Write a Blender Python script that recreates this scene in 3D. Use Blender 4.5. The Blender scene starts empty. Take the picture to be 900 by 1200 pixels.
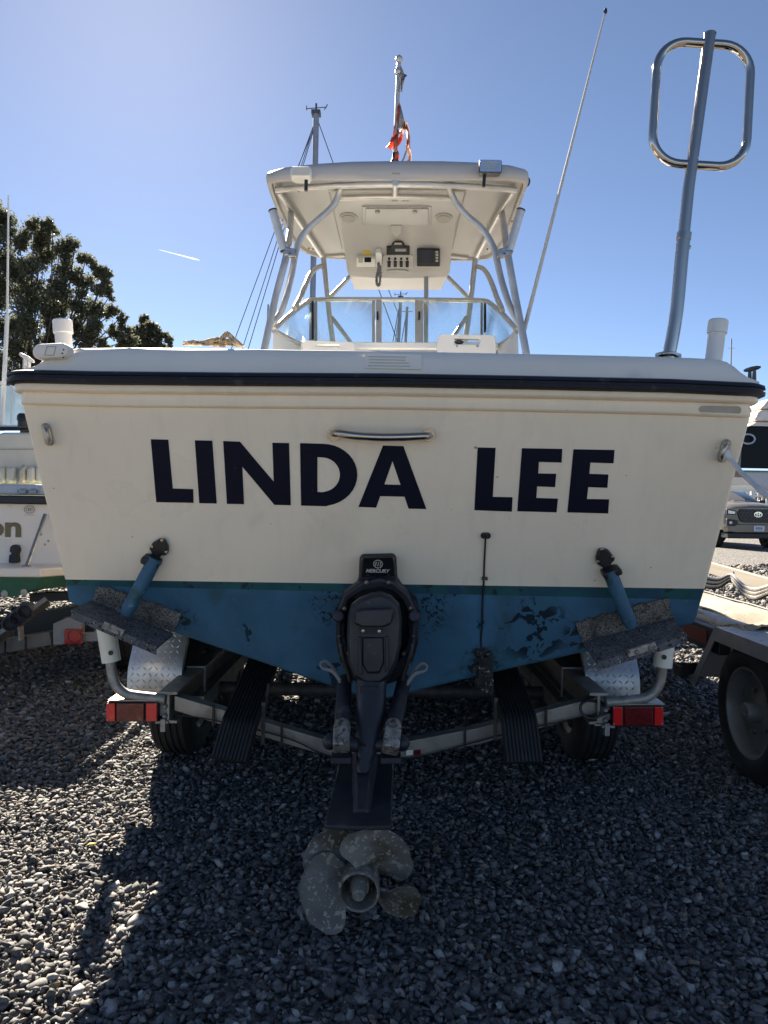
import bpy, math, random
import numpy as np
from mathutils import Vector, Matrix, noise

random.seed(7)
RNG = np.random.default_rng(11)
R = math.radians
SC = bpy.context.scene
COL = SC.collection

# ------------------------------------------------------------------ camera
F = 860.0
CAMZ = 1.2
PITCH = math.atan(10 / F)
ROLL = R(0.9)
cd = bpy.data.cameras.new('camera')
cam = bpy.data.objects.new('camera', cd)
COL.objects.link(cam)
cd.sensor_fit = 'VERTICAL'
cd.sensor_height = 36
cd.lens = 36 * F / 1200
cd.clip_start = 0.05
cd.clip_end = 6000
CM = Matrix.Rotation(math.pi / 2 - PITCH, 3, 'X') @ Matrix.Rotation(ROLL, 3, 'Z')
cam.matrix_world = Matrix.Translation((0, 0, CAMZ)) @ CM.to_4x4()
SC.camera = cam
CL = Vector((0, 0, CAMZ))

def ray(px, py):
    return CM @ Vector(((px - 450) / F, (600 - py) / F, -1))

def P(px, py, Y):
    """world point seen at photo pixel (px, py), at distance Y down the yard"""
    d = ray(px, py)
    return CL + d * (Y / d.y)

def ZP(px, py, z):
    d = ray(px, py)
    return CL + d * ((z - CAMZ) / d.z)

# ------------------------------------------------------------------ light
SUN = ray(160, -35).normalized()
EL = math.asin(SUN.z)
AZ = math.atan2(SUN.x, SUN.y)
w = bpy.data.worlds.new('World')
SC.world = w
w.use_nodes = True
nt = w.node_tree
bg = nt.nodes['Background']
sky = nt.nodes.new('ShaderNodeTexSky')
sky.sky_type = 'NISHITA'
sky.sun_disc = False
sky.sun_elevation = EL
sky.sun_rotation = AZ
sky.altitude = 600
sky.air_density = 0.54
sky.dust_density = 0.13
sky.ozone_density = 3.0
nt.links.new(sky.outputs[0], bg.inputs[0])
bg.inputs[1].default_value = 0.05
ld = bpy.data.lights.new('sun', 'SUN')
ld.energy = 5.0
ld.angle = R(0.5)
ld.color = (1.0, 0.95, 0.88)
so = bpy.data.objects.new('sun', ld)
COL.objects.link(so)
so.rotation_euler = (-SUN).to_track_quat('-Z', 'Y').to_euler()
so.location = (-8, 20, 20)
SC.view_settings.view_transform = 'Standard'
SC.view_settings.look = 'None'
SC.view_settings.exposure = 1.98
SC.view_settings.use_white_balance = True
SC.view_settings.white_balance_temperature = 7250
SC.view_settings.white_balance_tint = 10
SC.view_settings.gamma = 1.0
SC.cycles.max_bounces = 8
SC.cycles.transparent_max_bounces = 12
SC.cycles.caustics_reflective = False
SC.cycles.caustics_refractive = False
SC.cycles.use_denoising = True

# ------------------------------------------------------------------ materials
def mat(name, col, rough=.5, metal=0., var=0., vs=6., layers=(), bump=0., bs=60., bdist=.002,
        streak=None, spec=.5, coat=0., stretch=None, rvar=0.):
    """layers: (colour, scale, lo, hi, detail, distortion[, rough]) patches of another colour by noise"""
    m = bpy.data.materials.new(name)
    m.use_nodes = True
    t = m.node_tree
    b = t.nodes['Principled BSDF']
    L = t.links.new
    tc = t.nodes.new('ShaderNodeTexCoord')
    src = tc.outputs['Object']
    if stretch:
        mp = t.nodes.new('ShaderNodeMapping')
        mp.inputs['Scale'].default_value = stretch
        L(src, mp.inputs[0]); src = mp.outputs[0]
    def nz(scale, det=4, dist=0.):
        n = t.nodes.new('ShaderNodeTexNoise')
        n.inputs['Scale'].default_value = scale
        n.inputs['Detail'].default_value = det
        n.inputs['Distortion'].default_value = dist
        L(src, n.inputs['Vector'])
        return n.outputs['Fac']
    rgb = t.nodes.new('ShaderNodeRGB')
    rgb.outputs[0].default_value = (*col, 1)
    c = rgb.outputs[0]
    r = None
    if var:
        mr = t.nodes.new('ShaderNodeMapRange')
        mr.inputs[1].default_value = .3; mr.inputs[2].default_value = .7
        mr.inputs[3].default_value = 1 - var; mr.inputs[4].default_value = 1 + var
        L(nz(vs, 6, .3), mr.inputs[0])
        mx = t.nodes.new('ShaderNodeMix'); mx.data_type = 'RGBA'; mx.blend_type = 'MULTIPLY'
        mx.inputs[0].default_value = 1
        L(c, mx.inputs[6]); L(mr.outputs[0], mx.inputs[7])
        c = mx.outputs[2]
    rs = t.nodes.new('ShaderNodeValue'); rs.outputs[0].default_value = rough
    r = rs.outputs[0]
    if rvar:
        mr = t.nodes.new('ShaderNodeMapRange')
        mr.inputs[1].default_value = .3; mr.inputs[2].default_value = .7
        mr.inputs[3].default_value = max(rough - rvar, .02); mr.inputs[4].default_value = min(rough + rvar, 1)
        L(nz(vs * 1.7, 5, .4), mr.inputs[0]); r = mr.outputs[0]
    for ly in layers:
        c2, sc, lo, hi, det, dist = ly[:6]
        mr = t.nodes.new('ShaderNodeMapRange')
        mr.inputs[1].default_value = lo; mr.inputs[2].default_value = hi
        L(nz(sc, det, dist), mr.inputs[0])
        mx = t.nodes.new('ShaderNodeMix'); mx.data_type = 'RGBA'
        L(mr.outputs[0], mx.inputs[0]); L(c, mx.inputs[6])
        mx.inputs[7].default_value = (*c2, 1)
        c = mx.outputs[2]
        if len(ly) > 6 and not isinstance(ly[6], float):
            vd = t.nodes.new('ShaderNodeVectorMath'); vd.operation = 'DISTANCE'; L(tc.outputs['Object'], vd.inputs[0]); vd.inputs[1].default_value = ly[6][0]
            m3 = t.nodes.new('ShaderNodeMapRange'); m3.inputs[1].default_value = ly[6][1]; m3.inputs[2].default_value = ly[6][1] * .6
            L(vd.outputs['Value'], m3.inputs[0])
            m4 = t.nodes.new('ShaderNodeMath'); m4.operation = 'MULTIPLY'; L(mr.outputs[0], m4.inputs[0]); L(m3.outputs[0], m4.inputs[1]); L(m4.outputs[0], mx.inputs[0])
        elif len(ly) > 6:
            m2 = t.nodes.new('ShaderNodeMix')
            L(mr.outputs[0], m2.inputs[0]); L(r, m2.inputs[2]); m2.inputs[3].default_value = ly[6]
            r = m2.outputs[0]
    if streak:
        mp2 = t.nodes.new('ShaderNodeMapping'); mp2.inputs['Scale'].default_value = (16, 16, .9); L(tc.outputs['Object'], mp2.inputs[0])
        n2 = t.nodes.new('ShaderNodeTexNoise'); n2.inputs['Scale'].default_value = 1.6; n2.inputs['Detail'].default_value = 6; L(mp2.outputs[0], n2.inputs['Vector'])
        mr = t.nodes.new('ShaderNodeMapRange'); mr.inputs[1].default_value = .52; mr.inputs[2].default_value = .78; mr.inputs[4].default_value = streak[1]; L(n2.outputs['Fac'], mr.inputs[0])
        mx = t.nodes.new('ShaderNodeMix'); mx.data_type = 'RGBA'; L(mr.outputs[0], mx.inputs[0]); L(c, mx.inputs[6]); mx.inputs[7].default_value = (*streak[0], 1)
        c = mx.outputs[2]
    L(c, b.inputs['Base Color'])
    L(r, b.inputs['Roughness'])
    b.inputs['Metallic'].default_value = metal
    b.inputs['Specular IOR Level'].default_value = spec
    b.inputs['Coat Weight'].default_value = coat
    if bump:
        bp = t.nodes.new('ShaderNodeBump')
        bp.inputs['Strength'].default_value = bump
        bp.inputs['Distance'].default_value = bdist
        L(nz(bs, 5, .2), bp.inputs['Height'])
        L(bp.outputs[0], b.inputs['Normal'])
    return m

def leafmat(name, c1, c2, trans=.25):
    m = bpy.data.materials.new(name); m.use_nodes = True
    t = m.node_tree; b = t.nodes['Principled BSDF']; L = t.links.new
    g = t.nodes.new('ShaderNodeNewGeometry')
    cr = t.nodes.new('ShaderNodeValToRGB')
    cr.color_ramp.elements[0].color = (*c1, 1); cr.color_ramp.elements[1].color = (*c2, 1)
    L(g.outputs['Random Per Island'], cr.inputs[0])
    L(cr.outputs[0], b.inputs['Base Color'])
    b.inputs['Roughness'].default_value = .5
    tr = t.nodes.new('ShaderNodeBsdfTranslucent')
    L(cr.outputs[0], tr.inputs[0])
    mx = t.nodes.new('ShaderNodeMixShader'); mx.inputs[0].default_value = trans
    L(b.outputs[0], mx.inputs[1]); L(tr.outputs[0], mx.inputs[2])
    L(mx.outputs[0], t.nodes['Material Output'].inputs[0])
    return m

cream = mat('cream_gelcoat', (.89, .76, .585), .32, streak=((.62, .53, .40), .2), var=.035, vs=2.2, coat=.15, rvar=.08,
            layers=[((.62, .54, .42), 3.1, .60, .86, 6, .6), ((.30, .25, .18), 38, .76, .80, 2, 0)], bump=.05, bs=5, bdist=.01)
white = mat('white_gelcoat', (.88, .79, .68), .5, var=.04, vs=3, rvar=.1,
            layers=[((.55, .52, .46), 5, .62, .85, 6, .5)], bump=.04, bs=9, bdist=.006)
deckw = mat('white_deck', (.80, .79, .75), .5, var=.04, vs=5)
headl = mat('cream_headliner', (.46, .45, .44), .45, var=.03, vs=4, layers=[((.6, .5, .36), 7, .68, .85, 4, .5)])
bottom = mat('blue_bottom_paint', (.042, .125, .20), .8, var=.28, vs=5,
             layers=[((.030, .12, .165), 3.2, .5, .75, 5, .8), ((.008, .03, .05), 9, .655, .675, 6, .5),
                     ((.05, .14, .17), 26, .64, .74, 6, .5), ((.03, .07, .07), 4, .56, .8, 8, 1.2),
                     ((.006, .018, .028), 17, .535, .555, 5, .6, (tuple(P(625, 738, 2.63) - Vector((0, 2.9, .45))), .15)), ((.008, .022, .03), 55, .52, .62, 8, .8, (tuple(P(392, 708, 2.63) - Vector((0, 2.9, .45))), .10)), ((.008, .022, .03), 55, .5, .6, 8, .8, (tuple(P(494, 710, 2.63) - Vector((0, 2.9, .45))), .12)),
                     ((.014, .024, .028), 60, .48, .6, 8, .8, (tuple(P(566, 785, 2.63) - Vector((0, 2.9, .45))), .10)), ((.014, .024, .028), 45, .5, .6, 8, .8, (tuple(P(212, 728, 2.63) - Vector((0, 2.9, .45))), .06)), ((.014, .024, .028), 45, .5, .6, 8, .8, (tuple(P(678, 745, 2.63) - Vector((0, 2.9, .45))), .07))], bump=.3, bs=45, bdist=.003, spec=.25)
boot = mat('teal_boot_stripe', (.012, .085, .09), .7, var=.3, vs=8,
           layers=[((.015, .06, .10), 9, .5, .6, 5, .6), ((.008, .03, .03), 16, .6, .65, 4, .3)], spec=.3)
navy = mat('navy_rubber', (.008, .010, .020), .55, spec=.3, var=.2, vs=9, layers=[((.06, .065, .08), 22, .62, .8, 4, .2)])
vinyl = mat('navy_vinyl', (.002, .004, .016), .5, spec=.15, var=.1, vs=20, layers=[((.08, .08, .1), 60, .74, .78, 2, 0)])
alu = mat('anodised_tube', (.58, .565, .54), .38, .6, var=.08, vs=14, rvar=.08)
steel = mat('polished_steel', (.44, .40, .35), .07, 1., var=.06, vs=10, rvar=.03)
dsteel = mat('dull_steel', (.42, .40, .37), .35, 1., var=.2, vs=40)
black = mat('black_plastic', (.012, .012, .014), .45, var=.2, vs=30)
drive = mat('drive_black', (.016, .018, .026), .48, var=.3, vs=9, rvar=.12,
            layers=[((.05, .052, .06), 14, .64, .72, 6, .6), ((.10, .10, .10), 60, .74, .78, 3, .2)], bump=.12, bs=120, bdist=.001)
drive2 = mat('drive_dark_recess', (.007, .007, .009), .6, var=.3, vs=30, layers=[((.06, .055, .05), 50, .66, .72, 4, .3)])
barn = mat('barnacled_bronze', (.17, .155, .135), .7, .15, var=.3, vs=12,
           layers=[((.10, .075, .045), 9, .5, .64, 6, .6), ((.33, .30, .24), 48, .60, .63, 2, 0), ((.36, .34, .30), 95, .63, .66, 2, 0)],
           bump=.5, bs=80, bdist=.003)
rodend = mat('crusted_rod_end', (.30, .28, .25), .55, .6, var=.4, vs=40, layers=[((.10, .08, .06), 60, .55, .62, 4, .3)], bump=.5, bs=120)
crust = mat('crusted_tab', (.19, .17, .145), .9, var=.45, vs=14,
            layers=[((.02, .019, .018), 210, .47, .60, 8, .6), ((.30, .29, .26), 130, .62, .72, 3, 0), ((.05, .045, .04), 22, .55, .68, 6, .6)], bump=.7, bs=110, bdist=.004)
crust2 = mat('crusted_tab_plate', (.105, .105, .11), .85, var=.35, vs=20,
             layers=[((.014, .014, .016), 85, .53, .60, 8, .9), ((.36, .35, .33), 85, .64, .68, 3, 0)], bump=.55, bs=100, bdist=.003)
tube_blue = mat('blue_painted_tube', (.03, .11, .18), .6, var=.2, vs=16, layers=[((.02, .07, .08), 18, .56, .66, 5, .5), ((.12, .22, .25), 40, .66, .74, 3, .2)])
galv = mat('galvanised_steel', (.30, .285, .26), .5, .5, var=.28, vs=34, layers=[((.16, .085, .04), 9, .64, .76, 7, .7), ((.20, .18, .15), 12, .58, .74, 6, .5)], bump=.1, bs=80)
alub = mat('weathered_aluminium', (.30, .28, .245), .45, .6, var=.18, vs=14, layers=[((.14, .09, .055), 8, .66, .78, 7, .8), ((.17, .15, .13), 20, .6, .74, 5, .4)])
plate = mat('tread_plate_aluminium', (.52, .52, .52), .46, .8, var=.1, vs=10, rvar=.1, layers=[((.35, .34, .33), 9, .6, .78, 5, .4)])
rubber = mat('tyre_rubber', (.012, .012, .012), .8, var=.3, vs=18, layers=[((.05, .047, .042), 12, .56, .75, 6, .4)], bump=.2, bs=100)
bunkm = mat('black_ribbed_plastic', (.016, .016, .017), .6, var=.25, vs=12, layers=[((.07, .065, .06), 25, .62, .8, 5, .3)])
pvc = mat('white_pvc', (.78, .74, .63), .4, var=.05, vs=10, layers=[((.45, .38, .26), 9, .64, .82, 5, .4)])
pvc2 = mat('grey_white_pvc', (.74, .73, .70), .4, var=.05, vs=10)
red = mat('red_lens', (.42, .008, .012), .15, var=.15, vs=60, coat=.5)
redd = mat('dark_red_lens', (.12, .004, .006), .2, var=.4, vs=120, layers=[((.30, .02, .02), 160, .6, .65, 2, 0)], coat=.4)
redb = mat('bright_red_lens', (.75, .02, .02), .12, coat=.5)
timber = mat('pale_timber', (.36, .32, .26), .8, var=.2, vs=3, stretch=(1, .1, 4), bump=.3, bs=30)
rope_t = mat('tan_rope', (.42, .34, .23), .9, var=.5, vs=70, bump=.6, bs=200)
rope_w = mat('white_rope', (.72, .72, .72), .7, var=.1, vs=60)
screen = mat('dark_screen', (.012, .015, .025), .12)
yellow = mat('yellow_sticker', (.62, .46, .06), .5)
grill = mat('grey_speaker_grille', (.36, .34, .31), .6, var=.3, vs=200)
green = mat('green_bottom_paint', (.04, .14, .085), .8, var=.3, vs=5, layers=[((.10, .17, .13), 6, .6, .7, 6, .6), ((.25, .26, .23), 22, .68, .72, 4, .2)], bump=.2, bs=40)
seatm = mat('cream_vinyl_cushion', (.66, .60, .49), .5, var=.05, vs=8)
gold = mat('olive_gold_vinyl', (.16, .125, .05), .4)
greyp = mat('pale_grey_plastic', (.42, .48, .56), .5)
bark = mat('bark', (.07, .055, .042), .9, var=.3, vs=6, bump=.8, bs=20, bdist=.02)
flagr = leafmat('faded_red_cloth', (.72, .20, .13), (.80, .28, .19), .6)
flagw = leafmat('faded_white_cloth', (.75, .55, .47), (.8, .62, .55), .6)
flagg = mat('faded_grey_cloth', (.26, .27, .28), .9, var=.2, vs=20)
tan = mat('tan_carpet', (.36, .32, .25), .95, var=.25, vs=6, layers=[((.04, .036, .03), 9, .60, .70, 6, 1.0), ((.25, .22, .17), 150, .5, .7, 2, 0)], bump=.4, bs=120)
truckp = mat('quicksand_paint', (.17, .148, .115), .3, .1, coat=.5)
chrome = mat('chrome', (.7, .7, .72), .1, 1.)
housew = mat('white_siding', (.78, .77, .73), .7)
headlt = mat('headlight_glass', (.55, .56, .62), .1, .4)
mastm = mat('mast_aluminium', (.30, .32, .36), .45, .4, var=.1)
wire = mat('rigging_wire', (.10, .11, .13), .5, .5)
label_m = mat('placard_print', (.50, .49, .47), .5)
rust = mat('rusty_metal', (.20, .09, .04), .8, var=.3, vs=20)

leaf = leafmat('oak_leaves', (.10, .11, .075), (.17, .175, .115), .6)

def glassmat(name, tint, refl=.10, rough=.02):
    m = bpy.data.materials.new(name); m.use_nodes = True
    t = m.node_tree; L = t.links.new
    t.nodes.remove(t.nodes['Principled BSDF'])
    tr = t.nodes.new('ShaderNodeBsdfTransparent'); tr.inputs[0].default_value = (*tint, 1)
    gl = t.nodes.new('ShaderNodeBsdfGlossy'); gl.inputs['Roughness'].default_value = rough
    lw = t.nodes.new('ShaderNodeLayerWeight'); lw.inputs[0].default_value = .5
    pw = t.nodes.new('ShaderNodeMath'); pw.operation = 'POWER'; pw.inputs[1].default_value = 4; L(lw.outputs['Facing'], pw.inputs[0])
    fr = t.nodes.new('ShaderNodeMath'); fr.operation = 'MULTIPLY_ADD'; fr.inputs[1].default_value = .5; fr.inputs[2].default_value = .035; L(pw.outputs[0], fr.inputs[0])
    mx = t.nodes.new('ShaderNodeMixShader')
    L(fr.outputs[0], mx.inputs[0]); L(tr.outputs[0], mx.inputs[1]); L(gl.outputs[0], mx.inputs[2])
    L(mx.outputs[0], t.nodes['Material Output'].inputs[0])
    return m
glass = glassmat('windshield_glass', (.90, .95, .94))
vinylw = bpy.data.materials.new('clear_vinyl'); vinylw.use_nodes = True
_b = vinylw.node_tree.nodes['Principled BSDF']
_b.inputs['Base Color'].default_value = (.45, .58, .68, 1); _b.inputs['Alpha'].default_value = .75; _b.inputs['Roughness'].default_value = .15
carglass = mat('dark_car_glass', (.02, .03, .045), .05, coat=.3)
darkglass = mat('black_window_glass', (.004, .005, .008), .35, spec=.15)

def gravelmat(name, ground=False):
    m = bpy.data.materials.new(name); m.use_nodes = True
    t = m.node_tree; b = t.nodes['Principled BSDF']; L = t.links.new
    tc = t.nodes.new('ShaderNodeTexCoord')
    cr = t.nodes.new('ShaderNodeValToRGB')
    e = cr.color_ramp.elements
    e[0].color = (.066, .064, .062, 1); e[0].position = 0
    e[1].color = (.44, .42, .39, 1); e[1].position = 1
    for p, c in ((.3, (.115, .112, .109, 1)), (.62, (.18, .175, .168, 1)), (.86, (.26, .25, .235, 1)), (.93, (.24, .175, .12, 1)), (.95, (.30, .285, .26, 1))):
        x = e.new(p); x.color = c
    n = t.nodes.new('ShaderNodeTexNoise'); n.inputs['Scale'].default_value = 160; n.inputs['Detail'].default_value = 4
    L(tc.outputs['Object'], n.inputs['Vector'])
    if ground:
        for x_, k_ in zip(e, (1.1, 1.1, 1.05, 1.0, .95, 1.0, .9)):
            x_.color = tuple(q_ * k_ for q_ in x_.color[:3]) + (1,)
        v = t.nodes.new('ShaderNodeTexVoronoi'); v.inputs['Scale'].default_value = 30
        L(tc.outputs['Object'], v.inputs['Vector'])
        sp = t.nodes.new('ShaderNodeSeparateColor'); L(v.outputs['Color'], sp.inputs[0])
        L(sp.outputs[0], cr.inputs[0])
        bp = t.nodes.new('ShaderNodeBump'); bp.inputs['Strength'].default_value = 1; bp.inputs['Distance'].default_value = .03
        mt = t.nodes.new('ShaderNodeMath'); mt.operation = 'SUBTRACT'; mt.inputs[0].default_value = 1
        L(v.outputs['Distance'], mt.inputs[1]); L(mt.outputs[0], bp.inputs['Height']); L(bp.outputs[0], b.inputs['Normal'])
    else:
        g = t.nodes.new('ShaderNodeNewGeometry')
        L(g.outputs['Random Per Island'], cr.inputs[0])
    mr = t.nodes.new('ShaderNodeMapRange'); mr.inputs[1].default_value = .3; mr.inputs[2].default_value = .7
    mr.inputs[3].default_value = .66; mr.inputs[4].default_value = 1.12
    L(n.outputs['Fac'], mr.inputs[0])
    mx = t.nodes.new('ShaderNodeMix'); mx.data_type = 'RGBA'; mx.blend_type = 'MULTIPLY'; mx.inputs[0].default_value = 1
    L(cr.outputs[0], mx.inputs[6]); L(mr.outputs[0], mx.inputs[7])
    L(mx.outputs[2], b.inputs['Base Color'])
    b.inputs['Roughness'].default_value = .8
    b.inputs['Specular IOR Level'].default_value = .35
    return m
gravel = gravelmat('crushed_stone')
gravelg = gravelmat('gravel_ground', True)

# ------------------------------------------------------------------ mesh helpers
V = Vector
class MB:
    def __init__(s):
        s.v = []; s.f = []; s.mi = []
    def add(s, vs, fs, mi=0):
        o = len(s.v)
        s.v += [tuple(x) for x in vs]
        s.f += [tuple(i + o for i in f) for f in fs]
        s.mi += [mi] * len(fs)
        return s
    def hexa(s, p, mi=0):
        """p: 4 corners of one face, then the 4 matching corners of the opposite face"""
        return s.add(p, [(3, 2, 1, 0), (4, 5, 6, 7), (0, 1, 5, 4), (1, 2, 6, 5), (2, 3, 7, 6), (3, 0, 4, 7)], mi)
    def box(s, c, sz, M=None, mi=0):
        c = V(c); x, y, z = (k / 2 for k in sz)
        q = [V(k) for k in ((-x, -y, -z), (x, -y, -z), (x, y, -z), (-x, y, -z), (-x, -y, z), (x, -y, z), (x, y, z), (-x, y, z))]
        if M is not None: q = [M @ k for k in q]
        return s.hexa([c + k for k in q], mi)
    def bar(s, a, b, wd, ht, up=(0, 0, 1), mi=0):
        """rectangular bar from a to b"""
        a = V(a); b = V(b); d = (b - a).normalized(); up = V(up)
        x = d.cross(up).normalized() * wd / 2; z = x.cross(d).normalized() * ht / 2
        return s.hexa([a - x - z, a + x - z, a + x + z, a - x + z, b - x - z, b + x - z, b + x + z, b - x + z], mi)
    def tube(s, pts, r, n=10, closed=False, caps=True, mi=0):
        pts = [V(p) for p in pts]; k = len(pts)
        rs = r if isinstance(r, (list, tuple)) else [r] * k
        rows = []
        prev = None
        for i, p in enumerate(pts):
            if closed: t = pts[(i + 1) % k] - pts[i - 1]
            else: t = pts[min(i + 1, k - 1)] - pts[max(i - 1, 0)]
            t.normalize()
            if prev is None:
                a = V((0, 0, 1)) if abs(t.z) < .9 else V((1, 0, 0))
                u = t.cross(a).normalized()
            else:
                u = (prev - t * prev.dot(t)).normalized()
            prev = u; v = t.cross(u)
            rows.append([p + (u * math.cos(2 * math.pi * j / n) + v * math.sin(2 * math.pi * j / n)) * rs[i] for j in range(n)])
        return s.loft(rows, True, closed, caps and not closed, mi)
    def loft(s, rows, cu=False, cv=False, caps=False, mi=0):
        n = len(rows[0]); m = len(rows); vs = [p for r_ in rows for p in r_]; fs = []
        for i in range(m if cv else m - 1):
            for j in range(n if cu else n - 1):
                a = i * n + j; b = i * n + (j + 1) % n; i2 = (i + 1) % m
                fs.append((a, b, i2 * n + (j + 1) % n, i2 * n + j))
        if caps:
            fs.append(tuple(range(n - 1, -1, -1))); fs.append(tuple((m - 1) * n + j for j in range(n)))
        return s.add(vs, fs, mi)
    def cyl(s, a, b, r1, r2=None, n=16, mi=0):
        return s.tube([a, b], [r1, r1 if r2 is None else r2], n, mi=mi)
    def lathe(s, prof, o, axis, n=20, mi=0, caps=False):
        """prof: (radius, distance along axis)"""
        o = V(o); ax = V(axis).normalized()
        u = ax.cross(V((0, 0, 1)) if abs(ax.z) < .9 else V((1, 0, 0))).normalized(); v = ax.cross(u)
        rows = [[o + ax * h + (u * math.cos(2 * math.pi * j / n) + v * math.sin(2 * math.pi * j / n)) * r_ for j in range(n)] for r_, h in prof]
        return s.loft(rows, True, False, caps, mi)
    def ball(s, c, r, n=10, m=7, mi=0):
        c = V(c); r = V(r) if not isinstance(r, (int, float)) else V((r, r, r))
        rows = [[c + V((r.x * math.sin(a) * math.cos(b), r.y * math.sin(a) * math.sin(b), r.z * math.cos(a)))
                 for b in (2 * math.pi * j / n for j in range(n))] for a in (math.pi * (.02 + .96 * i / m) for i in range(m + 1))]
        return s.loft(rows, True, False, True, mi)
    def prism(s, poly, off, mi=0):
        poly = [V(p) for p in poly]; off = V(off); n = len(poly)
        fs = [tuple(range(n - 1, -1, -1)), tuple(range(n, 2 * n))] + [(i, (i + 1) % n, n + (i + 1) % n, n + i) for i in range(n)]
        return s.add(poly + [p + off for p in poly], fs, mi)
    def ring(s, outer, inner, off, mi=0):
        """flat plate with a hole; outer and inner have equal counts"""
        n = len(outer); off = V(off)
        vs = [V(p) for p in outer] + [V(p) for p in inner]; vs += [p + off for p in vs]
        fs = []
        for i in range(n):
            j = (i + 1) % n
            fs += [(i, j, n + j, n + i), (2 * n + j, 2 * n + i, 3 * n + i, 3 * n + j), (j, i, 2 * n + i, 2 * n + j), (n + i, n + j, 3 * n + j, 3 * n + i)]
        return s.add(vs, fs, mi)
    def build(s, name, m, parent=None, bevel=0, seg=2, sub=0, ang=35, solid=0, org=None, label=None, smooth=True, kind=None):
        me = bpy.data.meshes.new(name)
        if org is None:
            if parent is not None: org = WO[parent.name]
            else:
                zs = min(v[2] for v in s.v); n = len(s.v)
                org = V((sum(v[0] for v in s.v) / n, sum(v[1] for v in s.v) / n, zs))
        org = V(org)
        me.from_pydata([(v[0] - org.x, v[1] - org.y, v[2] - org.z) for v in s.v], [], s.f)
        for x in (m if isinstance(m, (list, tuple)) else [m]): me.materials.append(x)
        me.polygons.foreach_set('material_index', s.mi)
        me.validate()
        import bmesh
        bm = bmesh.new(); bm.from_mesh(me); bmesh.ops.recalc_face_normals(bm, faces=bm.faces); bm.to_mesh(me); bm.free()
        if smooth:
            me.polygons.foreach_set('use_smooth', [True] * len(me.polygons))
            me.set_sharp_from_angle(angle=R(ang))
        o = bpy.data.objects.new(name, me)
        COL.objects.link(o)
        WO[o.name] = org
        if parent is not None:
            o.parent = parent; o.location = org - WO[parent.name]
        else: o.location = org
        if solid:
            q = o.modifiers.new('thickness', 'SOLIDIFY'); q.thickness = solid; q.offset = 0
        if bevel:
            q = o.modifiers.new('bevel', 'BEVEL'); q.width = bevel; q.segments = seg; q.limit_method = 'ANGLE'; q.angle_limit = R(32)
            q.harden_normals = True
        if sub:
            q = o.modifiers.new('sub', 'SUBSURF'); q.levels = sub; q.render_levels = sub
        if label: o['label'] = label
        if kind: o['kind'] = kind
        return o
WO = {}

def tag(o, label, cat, group=None):
    o['label'] = label; o['category'] = cat
    if group: o['group'] = group
    return o
def thing(name, label, cat, loc, group=None):
    o = bpy.data.objects.new(name, None); COL.objects.link(o)
    o.location = V(loc); o.empty_display_size = .1
    WO[o.name] = V(loc)
    return tag(o, label, cat, group)
def dup(o, delta, parent):
    """copy a part (and its sub-parts) to another place under a parent"""
    c = o.copy(); COL.objects.link(c); c.parent = parent
    WO[c.name] = WO[o.name] + V(delta)
    c.location = WO[c.name] - WO[parent.name]
    for ch in [k for k in o.children]:
        k = ch.copy(); COL.objects.link(k); k.parent = c
        k.location = ch.location
    return c

class Plane:
    def __init__(s, o, u, v):
        s.o = V(o); s.u = V(u).normalized(); s.v = V(v).normalized(); s.n = s.u.cross(s.v).normalized()
    def pt(s, px, py, off=0.):
        d = ray(px, py); o = s.o + s.n * off
        return CL + d * ((o - CL).dot(s.n) / d.dot(s.n))
    def at(s, a, b, off=0.): return s.o + s.u * a + s.v * b + s.n * off

def spline(pts, n=6):
    """Catmull-Rom through the points"""
    p = [V(q) for q in pts]; p = [p[0] * 2 - p[1]] + p + [p[-1] * 2 - p[-2]]; out = []
    for i in range(1, len(p) - 2):
        for k in range(n):
            t = k / n; a, b, c, d = p[i - 1:i + 3]
            out.append(.5 * ((2 * b) + (c - a) * t + (2 * a - 5 * b + 4 * c - d) * t * t + (3 * b - a - 3 * c + d) * t ** 3))
    out.append(p[-2]); return out
def rrect(w_, h_, r, n=5):
    """rounded rectangle outline, centred"""
    q = []
    for cx, cy, a0 in ((w_ / 2 - r, h_ / 2 - r, 0), (-w_ / 2 + r, h_ / 2 - r, 90), (-w_ / 2 + r, -h_ / 2 + r, 180), (w_ / 2 - r, -h_ / 2 + r, 270)):
        for k in range(n + 1):
            a = R(a0 + 90 * k / n); q.append((cx + r * math.cos(a), cy + r * math.sin(a)))
    return q
def text_mb(s, size, plane_u, plane_v, org, off, thick, shear=0., bold=0.):
    cu = bpy.data.curves.new('lettering', 'FONT'); cu.body = s; cu.size = size; cu.shear = shear; cu.offset = bold
    cu.resolution_u = 4
    o = bpy.data.objects.new('lettering', cu); COL.objects.link(o)
    dg = bpy.context.evaluated_depsgraph_get(); me = o.evaluated_get(dg).to_mesh()
    vs = [V(v.co) for v in me.vertices]; fs = [tuple(p.vertices) for p in me.polygons]
    o.evaluated_get(dg).to_mesh_clear()
    bpy.data.objects.remove(o); bpy.data.curves.remove(cu)
    mb = MB(); n = V(plane_u).cross(V(plane_v)).normalized()
    mb.add([V(org) + V(plane_u) * v.x + V(plane_v) * v.y + n * off for v in vs], fs)
    wd = max(v.x for v in vs) if vs else 0
    return mb, wd

# ================================================================== ground
mb = MB()
mb.add([(-900, -400, 0), (900, -400, 0), (900, 2500, 0), (-900, 2500, 0)], [(0, 1, 2, 3)])
g = mb.build('ground', gravelg, org=(0, 0, 0)); g['kind'] = 'structure'

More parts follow.
